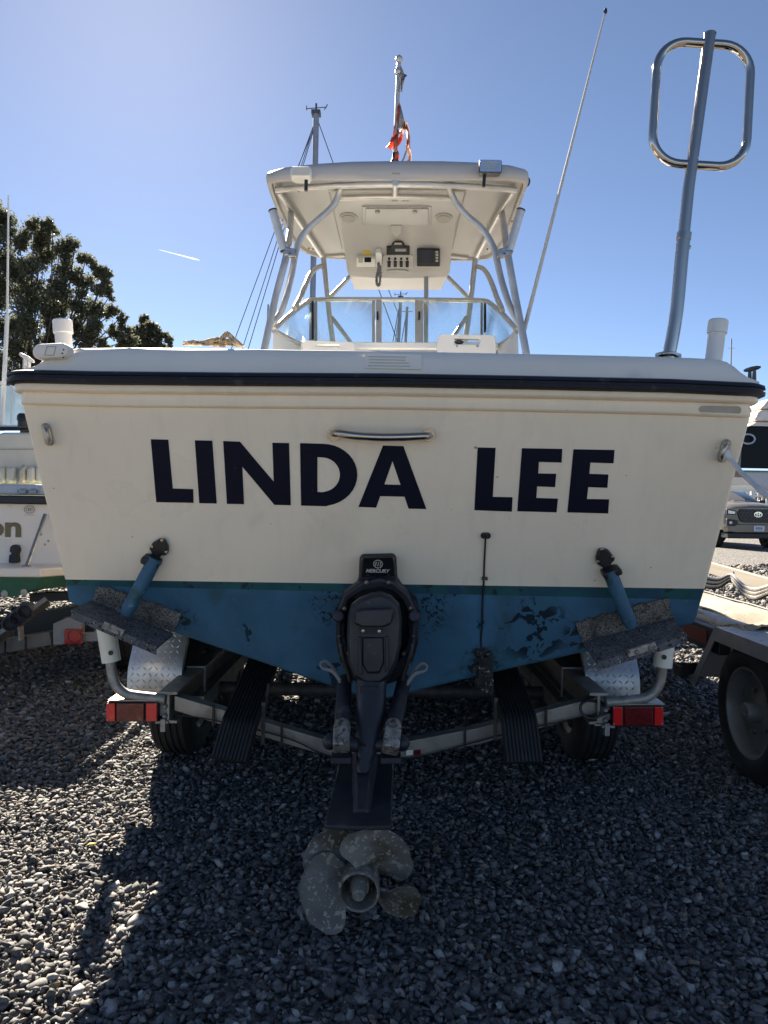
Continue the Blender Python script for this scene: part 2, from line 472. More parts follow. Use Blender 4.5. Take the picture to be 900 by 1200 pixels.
def stones():
    t = (1 + 5 ** .5) / 2
    iv = np.array([(-1, t, 0), (1, t, 0), (-1, -t, 0), (1, -t, 0), (0, -1, t), (0, 1, t), (0, -1, -t), (0, 1, -t), (t, 0, -1), (t, 0, 1), (-t, 0, -1), (-t, 0, 1)], float)
    iv /= np.linalg.norm(iv[0])
    fc = np.array([(0, 11, 5), (0, 5, 1), (0, 1, 7), (0, 7, 10), (0, 10, 11), (1, 5, 9), (5, 11, 4), (11, 10, 2), (10, 7, 6), (7, 1, 8),
                   (3, 9, 4), (3, 4, 2), (3, 2, 6), (3, 6, 8), (3, 8, 9), (4, 9, 5), (2, 4, 11), (6, 2, 10), (8, 6, 7), (9, 8, 1)])
    kinds = []
    for k in range(24):
        d = 1 + RNG.uniform(-.34, .34, 12)
        q = iv * d[:, None]
        # flat cleavage faces, as crushed stone has
        for _ in range(4):
            nrm = RNG.normal(size=3); nrm /= np.linalg.norm(nrm); h = RNG.uniform(.12, .5)
            ex = np.maximum(q @ nrm - h, 0); q = q - ex[:, None] * nrm
        kinds.append(q)
    kinds = np.array(kinds)
    pos = []; rad = []
    y = 0.5
    while y < 15:
        s = max(.0192, .004 + .0046 * y)
        xs = np.arange(-.58 * y - .9, .58 * y + .9, s)
        n = len(xs)
        p = np.stack([xs + RNG.uniform(-.5, .5, n) * s, y + RNG.uniform(-.5, .5, n) * s, np.zeros(n)], 1)
        r = s * np.clip(RNG.lognormal(-.42, .30, n), .32, 1.12)
        p[:, 2] = r * RNG.uniform(.05, .55, n) + RNG.random(n) * s * .3
        pos.append(p); rad.append(r)
        if y < 3.6:
            k = RNG.random(n) < .35
            p2 = p[k] + np.stack([RNG.uniform(-.6, .6, k.sum()) * s, RNG.uniform(-.6, .6, k.sum()) * s, np.full(k.sum(), s * .55)], 1)
            pos.append(p2); rad.append(r[k] * .8)
        y += s * .9
    pos = np.concatenate(pos); rad = np.concatenate(rad); n = len(pos)
    q = RNG.normal(size=(n, 4)); q /= np.linalg.norm(q, axis=1)[:, None]
    a, b, c, d = q.T
    rot = np.stack([1 - 2 * (c * c + d * d), 2 * (b * c - a * d), 2 * (b * d + a * c),
                    2 * (b * c + a * d), 1 - 2 * (b * b + d * d), 2 * (c * d - a * b),
                    2 * (b * d - a * c), 2 * (c * d + a * b), 1 - 2 * (b * b + c * c)], 1).reshape(n, 3, 3)
    sc = RNG.uniform(.55, 1.5, (n, 1, 3)) * rad[:, None, None]
    base = kinds[RNG.integers(0, 24, n)] * sc
    pts = np.einsum('nij,nkj->nki', rot, base)
    pts[:, :, 2] *= .72
    pts += pos[:, None, :]
    idx = (fc[None] + (np.arange(n) * 12)[:, None, None]).reshape(-1)
    me = bpy.data.meshes.new('gravel')
    me.vertices.add(n * 12); me.vertices.foreach_set('co', pts.reshape(-1).astype(np.float32))
    nf = n * 20
    me.loops.add(nf * 3); me.loops.foreach_set('vertex_index', idx.astype(np.int32))
    me.polygons.add(nf); me.polygons.foreach_set('loop_start', np.arange(nf, dtype=np.int32) * 3)
    me.update(calc_edges=True)
    me.materials.append(gravel)
    o = bpy.data.objects.new('gravel', me); COL.objects.link(o)
    o['kind'] = 'stuff'
    o['label'] = 'grey crushed stone covering the yard'
    print('stones', n)
stones()

# ================================================================== the motor boat
YAW = R(1.5)
AX = V((math.sin(YAW), math.cos(YAW), 0))          # towards the bow
AU = V((math.cos(YAW), -math.sin(YAW), 0))         # towards starboard
RK = R(15)
UP = V((0, 0, 1))
T = Plane(P(441, 686, 2.6), AU, UP * math.cos(RK) - AX * math.sin(RK))   # the raked transom
boat = thing('motor_boat', 'white motor boat with cream transom and blue bottom, hard top up, sitting on the trailer', 'boat', (0, 2.9, .45))
HB = 1.27                                          # half beam at the stern
def widen(t):                                      # half beam along the hull, t from stern to bow
    xs = (0, .15, .3, .45, .6, .75, .88, 1.0); ws = (1, .995, .985, .96, .90, .73, .44, .02)
    return float(np.interp(t, xs, ws))
LEN = 7.2
HULL = [(21.8, 463), (49, 575), (74, 679), (75.8, 686), (79, 707), (203, 742), (330, 785), (440, 823), (560, 793), (690, 764), (816, 731), (824, 703), (828, 690), (854, 590), (883.5, 478)]
h0 = [T.pt(*p) for p in HULL]
cx0 = T.o
def station(pts, t):
    out = []
    for p in pts:
        d = p - cx0; a = d.dot(AX); u = d.dot(AU); z = p.z
        top = max(0., min(1., (z - .47) / 1.1))
        kw = widen(t) * (1 - .11 * min(1, t * 30) * (1 - max(0, top - .3) / .7)) if top > .55 else (1 - .11 * min(1, t * 30)) * widen(t) * (1 - .5 * max(0, t - .5) ** 2 * 4 * (1 - top))
        s0 = a * (1 - min(1, t * 3)) + t * LEN + (t ** 2) * .5 * (top - .5)
        z2 = z + (t ** 2) * .30 * top + max(0, t - .55) ** 2 * 3.6 * (1 - top)
        out.append(cx0 + AX * s0 + AU * (u * kw) + UP * (z2 - cx0.z))
    return out
mb = MB()
rows = [station(h0, t) for t in (0, .05, .12, .2, .3, .4, .5, .6, .7, .8, .88, .94, .98, 1.0)]
rows[0] = h0
n = len(h0)
def strip(i0, i1, mi):
    mb.loft([r_[i0:i1 + 1] for r_ in rows], mi=mi)
strip(0, 2, 0); strip(2, 3, 1); strip(3, 11, 2); strip(11, 12, 1); strip(12, 14, 0)
ii = lambda a: tuple(a)
# transom faces: cream, boot stripe, blue
mb.add([h0[i] for i in (0, 1, 2, 12, 13, 14)], [(0, 1, 2, 3, 4, 5)], 0)
mb.add([h0[i] for i in (2, 3, 11, 12)], [(0, 1, 2, 3)], 1)
mb.add([h0[i] for i in range(3, 12)], [tuple(range(9))], 2)
import bmesh
hull = mb.build('hull', [cream, boot, bottom], boat, ang=30)
bm = bmesh.new(); bm.from_mesh(hull.data); bmesh.ops.remove_doubles(bm, verts=bm.verts, dist=.0005)
bmesh.ops.recalc_face_normals(bm, faces=bm.faces); bm.to_mesh(hull.data); bm.free()
hull.data.set_sharp_from_angle(angle=R(28))
q = hull.modifiers.new('bevel', 'BEVEL'); q.width = .014; q.segments = 3; q.limit_method = 'ANGLE'; q.angle_limit = R(40); q.harden_normals = True

# path of the sheer, port bow -> port quarter -> transom -> starboard quarter -> bow
def sheer_path(pl, pr, off, r=.05, mids=()):
    A = T.pt(*pl, off); B = T.pt(*pr, off)
    pts = []; outs = []
    ts = [1.0, .97, .92, .85, .75, .65, .55, .45, .35, .25, .15, .08, .03]
    def side(C, t, sg):
        u = (C - cx0).dot(AU); a = (C - cx0).dot(AX)
        return cx0 + AX * (a + t * (LEN - .2 - a)) + AU * (u * widen(t)) + UP * (C.z - cx0.z + t * t * .30)
    for t in ts: pts.append(side(A, t, -1)); outs.append(-AU)
    for k in range(6):
        an = R(90 * k / 5); pts.append(A + AU * r * (1 - math.cos(an)) + AX * r * (1 - math.sin(an))); outs.append(-AU * math.cos(an) - AX * math.sin(an))
    for k, mpt in enumerate(mids): pts.append(T.pt(*mpt, off)); outs.append(-AX)
    for k in range(6):
        an = R(90 * (1 - k / 5)); pts.append(B - AU * r * (1 - math.cos(an)) + AX * r * (1 - math.sin(an))); outs.append(AU * math.cos(an) - AX * math.sin(an))
    for t in reversed(ts): pts.append(side(B, t, 1)); outs.append(AU)
    return pts, outs
def sweep(pl, pr, prof, name, m, r=.05, mids=(), bevel=0):
    pts, outs = sheer_path(pl, pr, 0, r, mids)
    mb = MB()
    mb.loft([[p + o * a + UP * b for a, b in prof] for p, o in zip(pts, outs)], True, False, True)
    return mb.build(name, m, boat, bevel=bevel, ang=40)
mids1 = [(120, 445), (280, 446.5), (450, 447.5), (620, 450.5), (780, 454)]
hh = .0205
prof = [(.012, -hh), (.045, -hh), (.058, -.015), (.060, -.006), (.052, -.004), (.052, .004), (.060, .006), (.058, .015), (.045, hh), (.012, hh), (-.03, hh), (-.03, -hh)]
sweep((23, 443), (881, 458), prof, 'rub_rail', navy, .055, mids1)
sweep((22, 456), (882, 470), [(-.03, .025), (.030, .025), (.034, .0), (.032, -.004), (.022, -.010), (-.03, -.010)], 'upper_flange', cream, .05, [(a, b + 13) for a, b in mids1])
sweep((24, 467), (880, 482), [(-.02, .03), (.010, .03), (.014, -.012), (.011, -.017), (.002, -.021), (-.02, -.021)], 'lower_flange', cream, .04, [(a, b + 24.5) for a, b in mids1])

# coaming across the stern
cp = [(24, 433, .0), (33, 429, .0), (42, 425.5, .02), (50, 418.5, .03), (62, 411, .04), (76, 407.2, .05), (92, 405.5, .05), (150, 405, .05), (300, 407, .05), (450, 409, .05), (600, 412, .05), (740, 415, .05), (812, 417, .05), (840, 418.5, .05), (853, 421.5, .05), (862, 427, .04), (870, 434, .03), (878, 439.5, .02), (889, 445, 0)]
mb = MB(); rows = []
for px, py, fw in cp:
    rp = (np.interp(px, [23, 120, 280, 450, 620, 780, 881], [437, 439, 440.5, 441.5, 444.5, 448, 452]))
    base = T.pt(px, rp + 3, -.005)
    Yt = base.y + fw * .9 + .012
    top = P(px, py, Yt)
    h_ = top.z - base.z
    rows.append([base - UP * .02, base, base + (top - base) * .35 + AX * -.004, base + (top - base) * .72 + AX * -.006, top + AX * .0 - UP * min(.018, h_ * .3), top + AX * .012 - UP * min(.005, h_ * .1), top + AX * .035, top + AX * .12 + UP * .002, top + AX * .30, top + AX * .33 - UP * .02, top + AX * .335 - UP * .5])
mb.loft(rows)
deck = mb.build('stern_coaming', white, boat, ang=60)
# gunwales, foredeck and cockpit sole
mb = MB()
rail_p, rail_o = sheer_path((23, 438), (881, 453), 0, .05)
k = 13
for sg, idx in ((1, range(0, k)), (-1, range(len(rail_p) - k, len(rail_p)))):
    mb.loft([[rail_p[i], rail_p[i] - rail_o[i] * .03 + UP * .05, rail_p[i] - rail_o[i] * .08 + UP * .065, rail_p[i] - rail_o[i] * min(.27, abs((rail_p[i] - cx0).dot(AU))) + UP * .06,
              rail_p[i] - rail_o[i] * min(.28, abs((rail_p[i] - cx0).dot(AU))) - UP * .55] for i in idx])
mb.build('gunwale', white, boat, ang=45)
mb = MB()
rows = []
for i in range(0, 7):
    a = rail_p[i]; b = rail_p[len(rail_p) - 1 - i]; c = (a + b) / 2
    rows.append([a + (b - a) * f_ + UP * (.05 + .16 * (1 - (2 * f_ - 1) ** 2)) for f_ in (0, .12, .25, .4, .5, .6, .75, .88, 1)])
mb.loft(rows)
mb.build('foredeck', deckw, boat, ang=50)
mb = MB()
fl = .92
a0 = [V((x, y, fl)) for x, y in ((-1.1, 2.75), (1.1, 2.7), (1.2, 5.6), (-1.1, 5.6))]
mb.prism(a0, (0, 0, -.03))
mb.build('cockpit_sole', deckw, boat)

# grab handle
mb = MB()
pts = spline([T.pt(391, 508, -.01), T.pt(391, 507.6, .02), T.pt(398, 508, .05), T.pt(420, 511, .06), T.pt(447, 512.3, .06), T.pt(475, 512, .06), T.pt(497, 511, .05), T.pt(503, 510.5, .02), T.pt(503, 511, -.01)], 6)
mb.tube(pts, .0135, 12)
for px in (391, 503): mb.cyl(T.pt(px, 509.4, -.002), T.pt(px, 509.4, .006), .022, n=16)
mb.build('grab_handle', steel, boat)
# vent slot on the starboard quarter
mb = MB(); c = T.pt(843.5, 480.5, .012)
mb.prism([c + T.u * a + (T.v - T.u * .015) * b for a, b in rrect(.135, .026, .0125)], T.n * .004)
mb.build('vent_slot', mat('vent_grey', (.40, .36, .30), .5, var=.1, vs=30), boat)
# stern eyes
def eye(px, py, sg, name='stern_eye'):
    mb = MB(); c = T.pt(px, py)
    vv = (T.v + T.u * .14 * sg).normalized(); uu = vv.cross(T.n)
    mb.prism([c + uu * a + vv * b for a, b in rrect(.030, .078, .013)], T.n * .006)
    pts = [c + vv * .026 + T.n * .004, c + vv * .026 - uu * .012 * sg + T.n * .03, c + vv * .012 - uu * .022 * sg + T.n * .045, c - vv * .012 - uu * .022 * sg + T.n * .045, c - vv * .026 - uu * .012 * sg + T.n * .03, c - vv * .026 + T.n * .004]
    mb.tube(spline(pts, 5), .0075, 8)
    for s in (-1, 1): mb.lathe([(.0, .014), (.007, .013), (.012, .006)], c + vv * .027 * s, T.n, 10)
    return mb.build(name, dsteel, boat, bevel=.0015)
eye(56, 509, -1); eye(848.5, 528, 1)
# placard, faint
mb = MB(); pl = P(460, 422, 2.46)
pA = Plane(P(455, 423, P(455, 423, 2.44).y), AU, UP)
bq = []
rp = T.pt(460, 430, 0)
def coam(px, py, off=.0):      # a point on the aft face of the coaming
    base = T.pt(px, 444.5, -.005); top = P(px, 409, base.y + .057)
    pln = Plane(base, AU, (top - base)); return pln.pt(px, py, off)
mb.prism([coam(427, 414, .006), coam(494, 415.5, .006), coam(494, 433, .006), coam(427, 431.5, .006)], (0, -.0025, 0))
pk = mb.build('placard', white, boat)
mb = MB()
for py in (417.5, 421, 424.5, 428):
    x0 = 431 + random.random() * 3; x1 = 474 + random.random() * 14
    mb.prism([coam(x0, py, .0095), coam(x1, py + .6, .0095), coam(x1, py + 1.4, .0095), coam(x0, py + .8, .0095)], (0, -.001, 0))
mb.build('printed_line', label_m, pk)
# oval plate on the port quarter
mb = MB()
pb = Plane(P(61, 412, 2.46), (AU + UP * .06).normalized(), UP)
ol = [(p0 * .062 / .06, q0) for p0, q0 in rrect(.118, .05, .024)]
rows = []
for sc_, h_ in ((1.0, -.03), (1.0, .006), (.97, .012), (.90, .015)):
    rows.append([pb.at(a * sc_ + .01 * 0, b * sc_, h_) for a, b in ol])
mb.loft(rows, True, False, True)
ov = mb.build('cover_plate', white, boat, ang=50)
for px, py in ((74.5, 409.8), (73, 414), (74, 419)):
    mb = MB(); mb.cyl(pb.pt(px, py, .013), pb.pt(px, py, .0175), .0028, n=8); mb.build('screw', black, ov)
mb = MB(); q4 = [pb.pt(55, 406, .016), pb.pt(66, 406, .016), pb.pt(63, 416.5, .016), pb.pt(52, 416.5, .016)]
q5 = [a + (sum(q4, V()) / 4 - a) * .1 for a in q4]
mb.ring(q4, q5, pb.n * .0015)
mb.build('panel_outline', grill, ov)
# white rod holders on both quarters
for (ax, ay), (bx, by), Yd in (((73, 375), (75.5, 410), 2.66), ((842, 375), (836, 424), 2.62)):
    mb = MB(); a = P(ax, ay, Yd); b = P(bx, by, Yd); d = (b - a).normalized()
    mb.lathe([(.002, 0), (.030, .0), (.034, .004), (.034, .047), (.030, .05), (.029, .05), (.029, (b - a).length + .05)], a, d, 20)
    mb.build('rod_holder', pvc2, boat, ang=40)
# cleats
def cleat(a, b, base, m):
    mb = MB(); a = V(a); b = V(b); c = (a + b) / 2
    mb.tube([a, a + (b - a) * .12, c, b + (a - b) * .12, b], [.004, .007, .009, .007, .004], 10)
    for f_ in (.36, .64):
        p = a + (b - a) * f_; mb.cyl(p, p + V((0, 0, -.045)), .006, .008, 8)
    mb.build('cleat', m, boat)
cleat(P(23, 414.5, 2.75), P(40, 424.5, 2.75), None, pvc2)
cleat(P(872, 434.5, 2.72), P(891, 430, 2.66), None, mat('dark_cleat', (.10, .095, .09), .4, .5))

# name on the transom: each letter cut from vinyl
def letter(polys, rings=()):
    mb = MB()
    for pl_ in polys: mb.prism([T.pt(x, y, .0008) for x, y in pl_], T.n * .0012)
    for o_, i_ in rings: mb.ring([T.pt(x, y, .0008) for x, y in o_], [T.pt(x, y, .0008) for x, y in i_], T.n * .0012)
    mb.build('letter', vinyl, boat, smooth=False)
S4 = lambda l: [(160 + x / 2.5, 480 + y / 2.5) for x, y in l]
S5 = lambda l: [(520 + x / 2.368, 480 + y / 2.368) for x, y in l]
letter([S4([(42, 87), (93, 88), (106, 231), (166, 233), (167, 273), (58, 271)])])
letter([S4([(171, 90), (222, 91), (235, 275), (184, 274)])])
letter([S4([(254, 92), (303, 94), (402, 211), (398, 97), (447, 98), (452, 280), (404, 279), (310, 167), (315, 277), (265, 276)])])
do = [(479, 98), (545, 100)] + [(545 + 102 * math.sin(R(a)), 191 - 91 * math.cos(R(a))) for a in range(10, 171, 10)] + [(555, 283), (482, 281)]
di = [(530, 139), (543, 140)] + [(543 + 53 * math.sin(R(a)), 190.5 - 50.5 * math.cos(R(a))) for a in range(10, 171, 10)] + [(545, 242), (530, 241)]
letter([], [(S4(do), S4(di))])
letter([S4([(722, 105), (782, 107), (849, 291), (797, 290), (750, 151), (702, 287), (650, 285)]), S4([(726, 219), (773.5, 220.5), (785, 255), (714, 253.5)])])
letter([S5([(94, 105), (144, 106), (136, 242), (191, 243), (189, 283), (85, 279)])])
for e in ([(217, 107), (329, 109), (327, 147), (264, 145), (262, 177), (312, 178), (309, 215), (259, 213), (257, 245), (317, 247), (313, 285), (204, 282)],
          [(360, 110), (474, 112), (471, 149), (407, 147), (404, 178), (457, 180), (454, 217), (401, 215), (397, 248), (459, 249), (456, 288), (343, 285)]):
    letter([S5(e)])

# ------------------------------------------------------------------ trim tabs
def trim_tab(up, lo, br, bot, strip_px):
    """up: 4 px of the flange on the transom; lo: two aft corners (px) of the plate; br/bot: ends of the ram"""
    q = [T.pt(*p, .003) for p in up]                # tl, tr, br, bl on the transom
    mb = MB(); N_ = 14; rows = []
    for j in range(5):
        row = []
        for i in range(N_ + 1):
            s_ = i / N_; t_ = j / 4
            p = (q[0] * (1 - s_) + q[1] * s_) * (1 - t_) + (q[3] * (1 - s_) + q[2] * s_) * t_
            if j in (0,): p = p + T.v * random.uniform(-.008, .006)
            if i in (0, N_): p = p + T.u * random.uniform(-.007, .007)
            row.append(p + T.n * (.008 + random.uniform(0, .005)))
        rows.append(row)
    mb.loft(rows); edge = rows[0] + [r_[-1] for r_ in rows[1:]] + rows[-1][::-1][1:] + [r_[0] for r_ in rows[-2:0:-1]]
    mb.loft([edge, [p - T.n * .012 for p in edge]], True)
    tab = mb.build('trim_tab', crust, boat, ang=30)
    L_, R_ = q[3], q[2]
    A = P(*lo[0], L_.y - .17); B = P(*lo[1], R_.y - .17)
    mb = MB(); M_ = 6
    top = [[(L_ * (1 - i / N_) + R_ * (i / N_)) * (1 - j / M_) + (A * (1 - i / N_) + B * (i / N_)) * (j / M_) + V((0, 0, random.uniform(-.0015, .0015))) + T.n * .012 for i in range(N_ + 1)] for j in range(M_ + 1)]
    mb.loft(top); bot_ = [[p - V((0, 0, .009)) for p in r_] for r_ in top]
    mb.loft(bot_)
    e1 = top[0] + [r_[-1] for r_ in top[1:]] + top[-1][::-1][1:] + [r_[0] for r_ in top[-2:0:-1]]
    e2 = bot_[0] + [r_[-1] for r_ in bot_[1:]] + bot_[-1][::-1][1:] + [r_[0] for r_ in bot_[-2:0:-1]]
    mb.loft([e1, e2], True)
    # turned-down aft lip
    ap = A + T.n * .012; bp_ = B + T.n * .012
    mb.hexa([ap, bp_, bp_ + V((0, -.004, 0)), ap + V((0, -.004, 0)), ap + V((0, 0, -.028)), bp_ + V((0, 0, -.028)), bp_ + V((0, -.004, -.028)), ap + V((0, -.004, -.028))])
    mb.build('tab_plate', crust2, tab, ang=30)
    # bright strip with two bolts near the aft edge
    mb = MB(); a = A + (B - A) * strip_px[0]; b = A + (B - A) * strip_px[1]
    a = a + T.n * .02; b = b + T.n * .02
    mb.bar(a + V((0, 0, .002)), b + V((0, 0, .002)), .012, .024)
    for f_ in (.3, .75):
        p = a + (b - a) * f_; mb.ball(p + V((0, -.008, .0)), .006, 8, 5)
    mb.build('lip_bracket', rodend, tab, bevel=.002)
    # ram
    a = T.pt(*br, .045); b = P(*bot, L_.y - .10)
    mb = MB(); d = (b - a)
    mb.tube([a, b, b + d.normalized() * .025], [.0245, .0245, .020], 18)
    ram = mb.build('ram', tube_blue, tab)
    return tab, ram
tabL, ramL = trim_tab([(116, 684), (214, 717), (204, 740), (108, 702)], [(86, 713), (185, 756)], (182, 655), (151, 713), (.38, .62))
tabR, ramR = trim_tab([(673, 729), (781, 698), (788, 722), (683, 751)], [(699, 774), (803, 742)], (714, 669), (737, 727), (.33, .65))
# black upper brackets
def bracket(zx, zy, k, ox, oy, shape, ears, screws, tab):
    mb = MB()
    mb.prism([T.pt(ox + x / k, oy + y / k, .001) for x, y in shape], T.n * .022)
    o = mb.build('ram_bracket', black, tab, bevel=.006, seg=2)
    mb = MB()
    mb.prism([T.pt(ox + x / k, oy + y / k, .012) for x, y in ears], T.n * .055)
    mb.build('ram_collar', black, tab, bevel=.008)
    for x, y in screws:
        c = T.pt(ox + x / k, oy + y / k, .022); mb = MB(); mb.lathe([(0, .005), (.004, .0045), (.0065, .001), (.0065, -.004)], c, T.n, 10)
        mb.build('bracket_screw', steel, tab)
bracket(0, 0, 6, 80, 620, [(650, 58), (685, 62), (710, 110), (712, 160), (690, 178), (660, 170), (640, 230), (585, 205), (600, 155), (578, 125), (605, 85)],
        [(548, 162), (600, 170), (640, 190), (672, 208), (655, 258), (610, 240), (570, 222), (535, 205)], [(658, 78), (590, 122), (685, 160)], tabL)
bracket(0, 0, 5.625, 660, 630, [(225, 70), (255, 60), (290, 72), (335, 125), (325, 145), (305, 160), (318, 220), (262, 225), (255, 185), (215, 165), (208, 125)],
        [(235, 205), (330, 170), (358, 170), (370, 210), (300, 232), (252, 250)], [(257, 80), (232, 158), (322, 130)], tabR)

# transducer and its cable
mb = MB(); cb = [T.pt(*p, o_) for p, o_ in (((569, 627), .016), ((568.5, 640), .006), ((567.5, 660), .005), ((567, 680), .006), ((565.5, 705), .005), ((565, 730), .006), ((563.5, 752), .005), ((566, 772), .012), ((566, 790), .014))]
mb.tube(spline(cb, 5), .0036, 8)
mb.prism([T.pt(569, 627, 0) + T.u * a + T.v * b for a, b in rrect(.034, .020, .0095)], T.n * .012)
mb.ball(T.pt(569, 627, .014), (.010, .01, .008))
mb.box(T.pt(568, 678, .006), (.02, .012, .012))
mb.build('transducer_cable', black, boat, bevel=.001)
mb = MB()
for k_ in range(26):
    px = random.uniform(559, 577); py = random.uniform(762, 806)
    mb.ball(T.pt(px, py, random.uniform(.0, .02)), (random.uniform(.006, .018), .012, random.uniform(.008, .02)), 7, 5)
mb.prism([T.pt(560, 768, 0), T.pt(576, 768, 0), T.pt(578, 800, 0), T.pt(568, 812, 0), T.pt(559, 800, 0)], T.n * .02)
mb.build('transducer', mat('fouled_transducer', (.02, .02, .02), .8, var=.4, vs=60, layers=[((.30, .29, .27), 90, .62, .66, 3, 0)], bump=.6, bs=120), boat, bevel=.004)

# ------------------------------------------------------------------ stern drive
def shift(py, off):  return off
sd_o = [(423, 648), (463, 647), (464.5, 652), (466, 674), (470, 681), (488, 699), (490, 708), (490, 748), (484, 768), (470, 790), (440, 800), (412, 790), (400, 770), (395, 748), (395, 712), (399, 702), (417, 683), (421, 674), (422, 652)]
mb = MB()
mb.prism([T.pt(x, y, -.004) for x, y in sd_o], T.n * .05)
sd = mb.build('stern_drive', drive2, boat, bevel=.012, seg=3)
ring_o = [(404, 690), (424, 676), (446, 672), (462, 676), (478, 690), (487, 707), (489, 738), (483, 760), (470, 778), (441, 790), (413, 778), (400, 758), (396, 735), (397, 707)]
ring_i = [(410, 698), (426, 688), (446, 684), (460, 688), (472, 699), (477, 712), (478, 738), (474, 756), (464, 770), (441, 778), (419, 770), (410, 755), (406, 735), (406, 710)]
mb = MB(); mb.ring([T.pt(x, y, .05) for x, y in ring_o], [T.pt(x, y, .05) for x, y in ring_i], T.n * .05)
for px in (397, 485): mb.cyl(T.pt(px, 722, .05), T.pt(px, 722, .12), .022, n=16)
mb.build('gimbal_ring', drive, sd, bevel=.01, seg=3)
mb = MB()   # tower with the emblem
mb.prism([T.pt(x, y, .0) for x, y in [(424, 648.5), (462.5, 648), (467, 680), (475, 688), (480, 694), (440, 692), (405, 695), (411, 689), (420, 680)]], T.n * .075)
mb.build('drive_tower', drive, sd, bevel=.008, seg=3)
mb = MB(); mb.prism([T.pt(x, y, .075) for x, y in [(425.5, 653), (460.5, 652.5), (462.5, 675), (423.5, 676)]], T.n * .004)
em = mb.build('emblem_plate', mat('gloss_black', (.008, .008, .009), .15), sd, bevel=.002)
mb = MB(); c = T.pt(443, 661, .0795)
vv = T.v; uu = T.u
ringp = [(math.cos(R(a)), math.sin(R(a))) for a in range(0, 360, 18)]
mb.ring([c + uu * a * .0165 + vv * b * .0155 for a, b in ringp], [c + uu * a * .0135 + vv * b * .0125 for a, b in ringp], T.n * .001)
for dx in (-.008, 0., .008):
    mb.prism([c + uu * (dx - .003) - vv * .008, c + uu * (dx + .0005) - vv * .008, c + uu * (dx + .004) + vv * .008, c + uu * (dx + .0005) + vv * .008], T.n * .001)
mb.build('emblem', grill, sd)
tm, wd = text_mb('MERCURY', .0185, uu, vv, (0, 0, 0), 0, 0, shear=.25, bold=.0006)
s0 = T.pt(428.5, 670.7, .0797); e0 = T.pt(457, 670.7, .0797)
k_ = (e0 - s0).length / wd
tm, wd = text_mb('MERCURY', .0185 * k_, uu, vv, s0, 0, 0, shear=.25, bold=.0006)
tm.build('lettering', mat('grey_print', (.42, .42, .43), .4), sd, smooth=False)

def YP(lst, Y): return [P(x, y, Y) for x, y in lst]
# upper gear housing: a stack of outlines from transom outwards
up_o = [(421, 700), (436, 694), (447, 693), (458, 697), (468, 707), (471, 725), (470, 755), (466, 775), (456, 795), (446, 803), (428, 803), (415, 794), (408, 775), (406.5, 745), (408, 720), (412, 707)]
mb = MB(); cc = (438, 748)
def scl(l, s_, c=cc): return [(c[0] + (x - c[0]) * s_, c[1] + (y - c[1]) * s_) for x, y in l]
rows = [[T.pt(x, y, .04) for x, y in scl(up_o, 1.0)], YP(scl(up_o, 1.0), 2.44), YP(scl(up_o, .995), 2.37), YP(scl(up_o, .965, (438, 755)), 2.338), YP(scl(up_o, .90, (438, 758)), 2.324)]
mb.loft(rows, True, False, True)
mb.build('gear_housing', drive, sd, bevel=.004, ang=28)
mb = MB()   # cap on the housing
f1 = [(416, 717), (425, 714.5), (459, 713), (462.5, 716), (459, 731), (450, 735), (424, 735), (415, 731)]
mb.loft([YP(f1, 2.36), YP(f1, 2.29), YP(scl(f1, .92, (438, 724)), 2.275)], True, False, True)
mb.build('housing_cap', drive, sd, bevel=.004)
mb = MB(); mb.loft([YP([(421, 735), (448, 735), (447, 743), (422, 743)], 2.325), YP([(421, 735), (448, 735), (447, 743), (422, 743)], 2.308)], True, False, True)
mb.build('access_recess', drive2, sd)
for px, py in ((425.5, 739), (444.5, 739.5)):
    mb = MB(); mb.lathe([(0, .008), (.005, .007), (.008, 0)], P(px, py, 2.312), (0, -1, 0), 10); mb.build('drive_bolt', dsteel, sd)
for px, py in ((465, 735), (465, 752.5)):
    mb = MB(); mb.lathe([(0, .03), (.008, .028), (.0115, .018), (.0115, -.03)], P(px, py, 2.36), (0, -1, 0), 12); mb.build('drive_bolt', dsteel, sd)
mb = MB(); mb.prism(YP([(408.5, 731), (412, 730), (412, 755), (408, 756)], 2.35), (0, .015, 0)); mb.build('zinc_anode', rodend, sd, bevel=.002)
# bolts round the gimbal ring, steering hoses, raised panel
for px_, py_ in ((430, 682), (455, 682), (404, 712), (481, 712), (409, 765), (473, 765)):
    mb = MB(); mb.lathe([(.0, .012), (.007, .011), (.0085, .006), (.0085, -.004)], T.pt(px_, py_, .10), T.n, 6); mb.build('ring_bolt', dsteel, sd)
for sg_ in (-1, 1):
    x_ = 441 + sg_ * 38
    mb = MB(); mb.tube(spline([T.pt(x_, 716, .06), P(x_ + sg_ * 5, 735, 2.50), P(x_ + sg_ * 3, 760, 2.46), P(x_ - sg_ * 4, 785, 2.46), P(x_ - sg_ * 8, 800, 2.46)], 5), .008, 8); mb.build('steering_hose', black, sd)
    for k_ in range(4):
        mb = MB(); mb.lathe([(.012, 0), (.012, .008)], P(x_ + sg_ * (4.5 - k_ * 1.6), 744 + k_ * 11, 2.465), (0, -.2, -1), 10, caps=True); mb.build('hose_clip', drive, sd)
mb = MB(); mb.loft([YP([(424, 746), (450, 746), (451, 776), (445, 790), (430, 790), (424, 778)], 2.326), YP([(426, 748), (448, 748), (449, 775), (444, 787), (431, 787), (426, 777)], 2.316)], True, False, True)
mb.build('housing_panel', drive, sd, bevel=.002)
# raised ribs on the face of the housing
for l in ([(420, 745), (423, 744), (425, 790), (421, 788)], [(452, 744), (455, 745), (456, 780), (452, 788)]):
    mb = MB(); mb.prism(YP(l, 2.335), (0, -.022, 0)); mb.build('housing_rib', drive, sd, bevel=.004)
